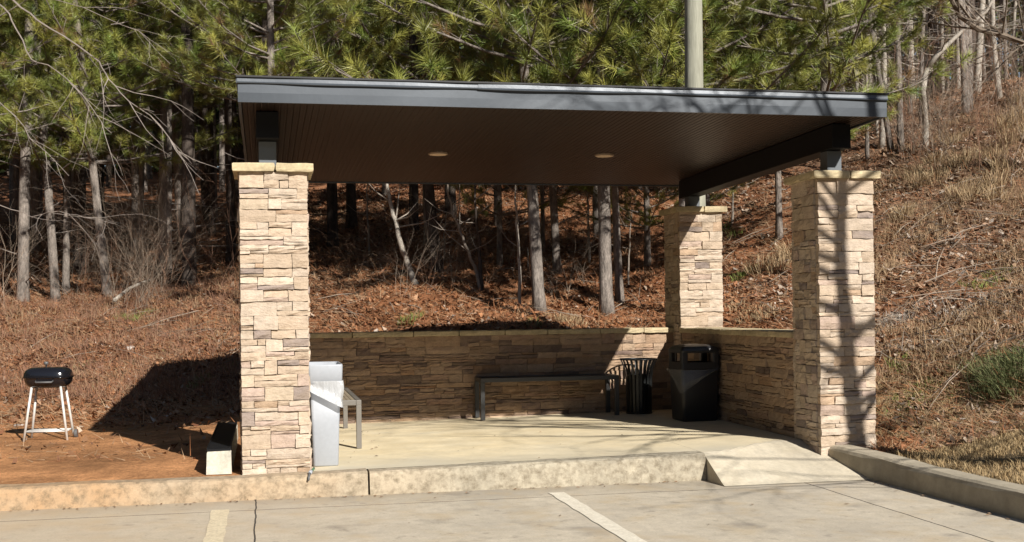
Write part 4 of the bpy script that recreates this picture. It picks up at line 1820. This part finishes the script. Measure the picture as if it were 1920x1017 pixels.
Vq = np.stack([leafpt(-ln, 0 * ln, .01), leafpt(0 * ln, -wd, 0), leafpt(ln, 0 * ln, .012), leafpt(0 * ln, wd, 0)], 1).reshape(-1, 3)
pal = np.array([[.27, .12, .057], [.34, .16, .075], [.22, .088, .04], [.38, .22, .125], [.43, .32, .235], [.28, .14, .065], [.14, .075, .045], [.5, .42, .35]])
pr = np.where(X[:, None] > 3.2, np.array([.12, .16, .1, .22, .22, .06, .06, .06])[None], np.array([.26, .16, .2, .08, .04, .16, .09, .01])[None])
cum = np.cumsum(pr, 1)
ci = (rs.rand(n)[:, None] > cum).sum(1).clip(0, 7)
cc = pal[ci] * (.58 + .52 * rs.rand(n, 1))
gy_ = (np.where(X > 3.2, .26, np.where(X < -2, .08, 0)))[:, None]
cc = cc * (1 - gy_) + (cc.mean(1, keepdims=True) * np.array([[1.12, .98, .82]])) * gy_
me = np_mesh('leaf_litter', Vq, np.arange(n * 4).reshape(-1, 4), np.repeat(cc, 4, axis=0), [M['litter']])
tag(link('leaf_litter', me), 'reddish brown fallen leaves covering the slope', 'leaves', kind='stuff')

# sticks among the leaves
rng = random.Random(123)
m = MB()
for _ in range(520):
    px = rng.choice((rng.uniform(0, 450), rng.uniform(590, 1240), rng.uniform(1360, 1920), rng.uniform(1640, 1920)))
    py = rng.uniform(330, 690)
    if 1475 < px < 1645 or (py > 600 and 450 < px < 1640):
        continue
    b = hit(px, py)
    if b.y > 34:
        continue
    L_ = rng.uniform(.15, .9)
    a = rng.uniform(0, 6.28)
    d = Vector((math.cos(a), math.sin(a), 0)) * L_
    e = b + d
    e.z = float(hgt([e.x], [e.y])[0]) + rng.uniform(.02, .16)
    mid = (b + e) / 2 + Vector((rng.gauss(0, .03), rng.gauss(0, .03), .03))
    k = rng.uniform(.5, 1.5)
    r_ = rng.uniform(.003, .009)
    m.tube([b + Vector((0, 0, .02)), mid, e], [r_, r_ * .8, r_ * .3], 4, cap=False, col=(k, k * .95, k * .9))
tag(m.build('twig_litter', M['twig']), 'small fallen twigs strewn among the leaves', 'twigs', kind='stuff')

# leaf bits blown against the kerb and over the concrete
rng = random.Random(77)
m = MB()
for _ in range(260):
    r = rng.random()
    if r < .45:
        u_, v_ = rng.uniform(-1.6, 3.4), -.2 - abs(rng.gauss(0, .05)) - .01
    elif r < .6:
        u_, v_ = rng.uniform(.6, 4.2), 3.33 - abs(rng.gauss(0, .12))
    elif r < .75:
        u_, v_ = rng.uniform(.5, 1.1), rng.uniform(1.1, 3.2)
    elif r < .85:
        u_, v_ = 4.5 - abs(rng.gauss(0, .05)), rng.uniform(-3, -.6)
    else:
        u_, v_ = rng.uniform(-1, 4.4), rng.uniform(-2.2, 3)
    if -.2 < v_ < 0 or (u_ < .5 and v_ > 0) or (u_ > 3.3 and -.6 < v_ < .4):
        continue
    z_ = .15 * 0 + (slabz(u_, v_) if v_ > 0 else 0) + .006
    sz = rng.uniform(.006, .02)
    a = rng.uniform(0, 6.28)
    c, q = math.cos(a) * sz, math.sin(a) * sz
    t = rng.uniform(0, .008)
    col = rng.choice(((.16, .09, .05), (.22, .13, .07), (.1, .07, .05), (.3, .2, .12)))
    m.add([(u_ - c, v_ - q, z_), (u_ + q * .5, v_ - c * .5, z_ + t), (u_ + c, v_ + q, z_ + t * .6), (u_ - q * .5, v_ + c * .5, z_ + t * .3)], [(0, 1, 2, 3)], col)
tag(in_frame(m.build('leaf_debris', M['litter'])), 'scattered dry leaf crumbs on the concrete and along the kerb', 'debris', kind='stuff')

# pine straw and dry grass strands
X, Y, rs = scatter(240000, 2, (-16, 14, 9, 30))
Z = hgt(X, Y)
k = rs.rand(len(X)) < np.where(X < -1.4, 1 - .985 * (1 - ss(11.2, 13.6, Y)), np.where(X > 3, .6, 1.0))
X, Y, Z = X[k], Y[k], Z[k]
n = len(X)
up = np.abs(rs.normal(size=n)) * .28
dr = np.stack([rs.normal(size=n), rs.normal(size=n), up], 1)
dr /= np.linalg.norm(dr, axis=1, keepdims=True)
ln = (.08 + .14 * rs.rand(n, 1)) * (1 + .02 * (Y[:, None] - 10))
p0 = np.stack([X, Y, Z + .012], 1)
sdv = np.cross(dr, np.array([0, -.6, .8]))
sdv /= np.linalg.norm(sdv, axis=1, keepdims=True) + 1e-9
wq = .0035 * (1 + .03 * (Y[:, None] - 10))
Vt = np.stack([p0 - sdv * wq, p0 + sdv * wq, p0 + dr * ln], 1).reshape(-1, 3)
rp = np.where(X > 3.2, .45, np.where(X < -2, .55, .75))[:, None]
cc = np.where(rs.rand(n, 1) < rp, np.array([[.31, .13, .055]]), np.array([[.35, .235, .14]])) * (.58 + .6 * rs.rand(n, 1))
me = np_mesh('pine_straw', Vt, np.arange(n * 3).reshape(-1, 3), np.repeat(cc, 3, axis=0), [M['litter']])
tag(link('pine_straw', me), 'rusty pine straw strewn over the slope', 'straw', kind='stuff')


def blades(px_, py_, pz_, n_each, hh, lean, w_, colA, colB, rs, rad):
    k = len(px_)
    idx_ = np.repeat(np.arange(k), n_each)
    n = len(idx_)
    r_ = rad[idx_] * np.sqrt(rs.rand(n))
    a = rs.rand(n) * 6.28
    bx, by = px_[idx_] + r_ * np.cos(a), py_[idx_] + r_ * np.sin(a)
    bz = hgt(bx, by) - .01
    h_ = hh[idx_] * (.5 + .6 * rs.rand(n))
    la = a + rs.normal(size=n) * .7
    le = lean * rs.rand(n) * h_ * 1.3
    mx_, my_ = bx + np.cos(la) * le * .35, by + np.sin(la) * le * .35
    tx_, ty_ = bx + np.cos(la) * le, by + np.sin(la) * le
    wa = rs.rand(n) * 6.28
    wx, wy = np.cos(wa) * w_, np.sin(wa) * w_
    V_ = np.stack([np.stack([bx - wx, by - wy, bz], 1), np.stack([bx + wx, by + wy, bz], 1), np.stack([mx_ + wx * .8, my_ + wy * .8, bz + h_ * .62], 1), np.stack([mx_ - wx * .8, my_ - wy * .8, bz + h_ * .62], 1),
                   np.stack([tx_, ty_, bz + h_ * (1 - .35 * lean * rs.rand(n))], 1)], 1).reshape(-1, 3)
    o_ = np.arange(n)[:, None] * 5
    T = np.concatenate([o_ + np.array([[0, 1, 2]]), o_ + np.array([[0, 2, 3]]), o_ + np.array([[3, 2, 4]])], 0)
    t = rs.rand(n, 1)
    cc = (np.array(colA)[None] * (1 - t) + np.array(colB)[None] * t) * (.75 + .5 * rs.rand(n, 1))
    return V_, T, np.repeat(cc, 5, axis=0)


def join(parts):
    V_, T_, C_ = [], [], []
    o_ = 0
    for a, b_, c_ in parts:
        V_.append(a)
        T_.append(b_ + o_)
        C_.append(c_)
        o_ += len(a)
    return np.vstack(V_), np.vstack(T_), np.vstack(C_)


# straw coloured lawn strip on the right
rs = np.random.RandomState(6)
n = 16000
X, Y = rs.uniform(2.2, 8, n), rs.uniform(4.5, 11.2, n)
u, v = UV(X, Y)
k = (u > 4.77) & (hgt(X, Y) < .55 + .5 * rs.rand(n) ** 2) & ~((u < 4.93) & (v > -.06))
X, Y = X[k], Y[k]
parts = [blades(X, Y, None, 12, .05 + .03 * rs.rand(len(X)), .9, .0022, (.40, .30, .16), (.30, .20, .10), rs, np.full(len(X), .05))]
# bunch grass on the bank, scattered
cl = []
for (px, py, hh) in ((1905, 225, .5), (1880, 250, .5), (1915, 270, .5), (1785, 315, .4), (1830, 355, .5), (1850, 372, .4), (1745, 340, .35), (1800, 265, .35), (1472, 490, .45), (1455, 500, .4), (1760, 300, .3), (1890, 200, .4),
                     (1850, 300, .45), (1890, 320, .4), (1725, 330, .3), (1680, 400, .3), (1420, 600, .15), (1380, 595, .15), (1110, 605, .15), (1060, 608, .18)):
    b = hit(px, py)
    for _ in range(2):
        cl.append((b.x + rs.normal() * .15, b.y + rs.normal() * .15, hh * .8))
cl = np.array(cl)
parts.append(blades(cl[:, 0], cl[:, 1], None, 120, cl[:, 2], 1.0, .0035, (.42, .32, .19), (.33, .22, .12), rs, np.full(len(cl), .16)))
# ragged short dry grass over the right bank and left verge
n = 5200
Y = 9.5 + 13 * rs.rand(n) ** 1.3
X = np.where(rs.rand(n) < .7, rs.uniform(.27, .46, n) * Y, -rs.uniform(.2, .47, n) * Y)
ok = (hgt(X, Y) > .28) & (vnoise(X * .8 + 20, Y * .8 + 31) > np.where(X > 0, .38, .45))
u, v = UV(X, Y)
ok &= ~((u > -.1) & (u < 4.95) & (v < 3.7))
X, Y = X[ok], Y[ok]
parts.append(blades(X, Y, None, 10, .06 + .16 * rs.rand(len(X)), .9, .0028, (.36, .26, .15), (.26, .16, .09), rs, np.full(len(X), .1)))
pl = []
for (px, py, k) in ((1665, 602, 5), (1690, 596, 4), (1650, 618, 3), (1790, 578, 5), (1840, 572, 5), (1890, 590, 3), (1755, 560, 3), (1700, 660, 2), (1610, 640, 2)):
    b = hit(px, py)
    for _ in range(k):
        pl.append((b.x + rs.normal() * .14, b.y + rs.normal() * .12))
pl = np.array(pl)
parts.append(blades(pl[:, 0], pl[:, 1], None, 90, np.full(len(pl), .07), 1.3, .0035, (.50, .45, .39), (.40, .34, .28), rs, np.full(len(pl), .13)))
# pinkish dry weeds on the left slope
n = 2600
Y = rs.uniform(13.2, 21, n)
X = -rs.uniform(.19, .47, n) * Y
parts.append(blades(X, Y, None, 9, .08 + .26 * rs.rand(n) ** 2, .8, .0026, (.27, .15, .092), (.17, .085, .055), rs, np.full(n, .12)))
V_, T_, C_ = join(parts)
tag(link('dry_grass', np_mesh('dry_grass', V_, T_, C_, [M['litter']])), 'straw coloured dry grass on the verge and bank', 'grass', kind='stuff')

# green tufts
rs = np.random.RandomState(16)
cl = []
for (px, py, hh, k) in ((255, 600, .14, 3), (290, 590, .12, 2), (385, 722, .09, 3), (1380, 435, .2, 2), (1000, 612, .1, 2), (760, 605, .14, 2), (430, 690, .08, 2), (1700, 755, .06, 4), (1740, 748, .06, 4), (1720, 735, .05, 3), (1850, 540, .12, 3), (1880, 510, .1, 2), (370, 650, .07, 2), (150, 690, .06, 2), (1680, 690, .1, 2), (1400, 520, .15, 2)):
    b = hit(px, py)
    for _ in range(k):
        cl.append((b.x + rs.normal() * .14, b.y + rs.normal() * .14, hh))
cl = np.array(cl)
V_, T_, C_ = blades(cl[:, 0], cl[:, 1], None, 60, cl[:, 2], .8, .0035, (.12, .17, .035), (.2, .21, .06), rs, np.full(len(cl), .12))
tag(link('green_grass', np_mesh('green_grass', V_, T_, C_, [M['litter']])), 'small green grass tufts among the dry leaves', 'grass', kind='stuff')

# green shrub on the right bank
b = hit(1925, 712)
k = 24
cxs = b.x + .05 + rs.normal(size=k) * .13
cys = b.y + .16 + rs.normal(size=k) * .15
V_, T_, C_ = blades(cxs, cys, None, 170, .08 + .13 * rs.rand(k), 1.5, .0024, (.10, .125, .045), (.21, .215, .095), rs, np.full(k, .18))
V_ = V_ - np.array([b.x, b.y, b.z])
o = link('green_shrub', np_mesh('green_shrub', V_, T_, C_, [M['litter']]))
o.location = b
tag(o, 'grassy bright green clump on the bank at the right edge', 'plant')


# stones
def rock(px, py, sx, sy, sz, seed, label):
    b = hit(px, py)
    rng = random.Random(seed)
    import bmesh
    bm = bmesh.new()
    bmesh.ops.create_icosphere(bm, subdivisions=3, radius=1)
    ph = [Vector((rng.gauss(0, 1), rng.gauss(0, 1), rng.gauss(0, 1))).normalized() for _ in range(9)]
    th = [rng.uniform(.55, .9) for _ in ph]
    for v in bm.verts:
        p = v.co.copy()
        for a, t_ in zip(ph, th):
            d = p.dot(a)
            if d > t_:
                p -= a * (d - t_) * .9
        v.co = Vector((p.x * sx, p.y * sy, p.z * sz)) * rng.uniform(.98, 1.02)
    me = bpy.data.meshes.new('rock')
    bm.to_mesh(me)
    bm.free()
    me.materials.append(M['rock'])
    o = link('rock', me)
    o.location = b + Vector((0, 0, sz * .2))
    o.rotation_euler = (0, 0, rng.uniform(0, 6))
    tag(o, label, 'rock', 'loose stones')


rock(1890, 592, .08, .06, .04, 2, 'small pale stone on the bank near the right edge')
rock(245, 658, .075, .06, .05, 3, 'pale stone in the leaves up the slope behind the grill')
rock(366, 655, .05, .05, .03, 4, 'small pale stone right of the other slope stone, above the roof shadow')
rock(36, 800, .05, .035, .02, 5, 'small pale pebble left of the grill legs')

for p_ in list(bpy.data.objects):
    if p_.name not in C.objects and p_.users == 0:
        bpy.data.objects.remove(p_)
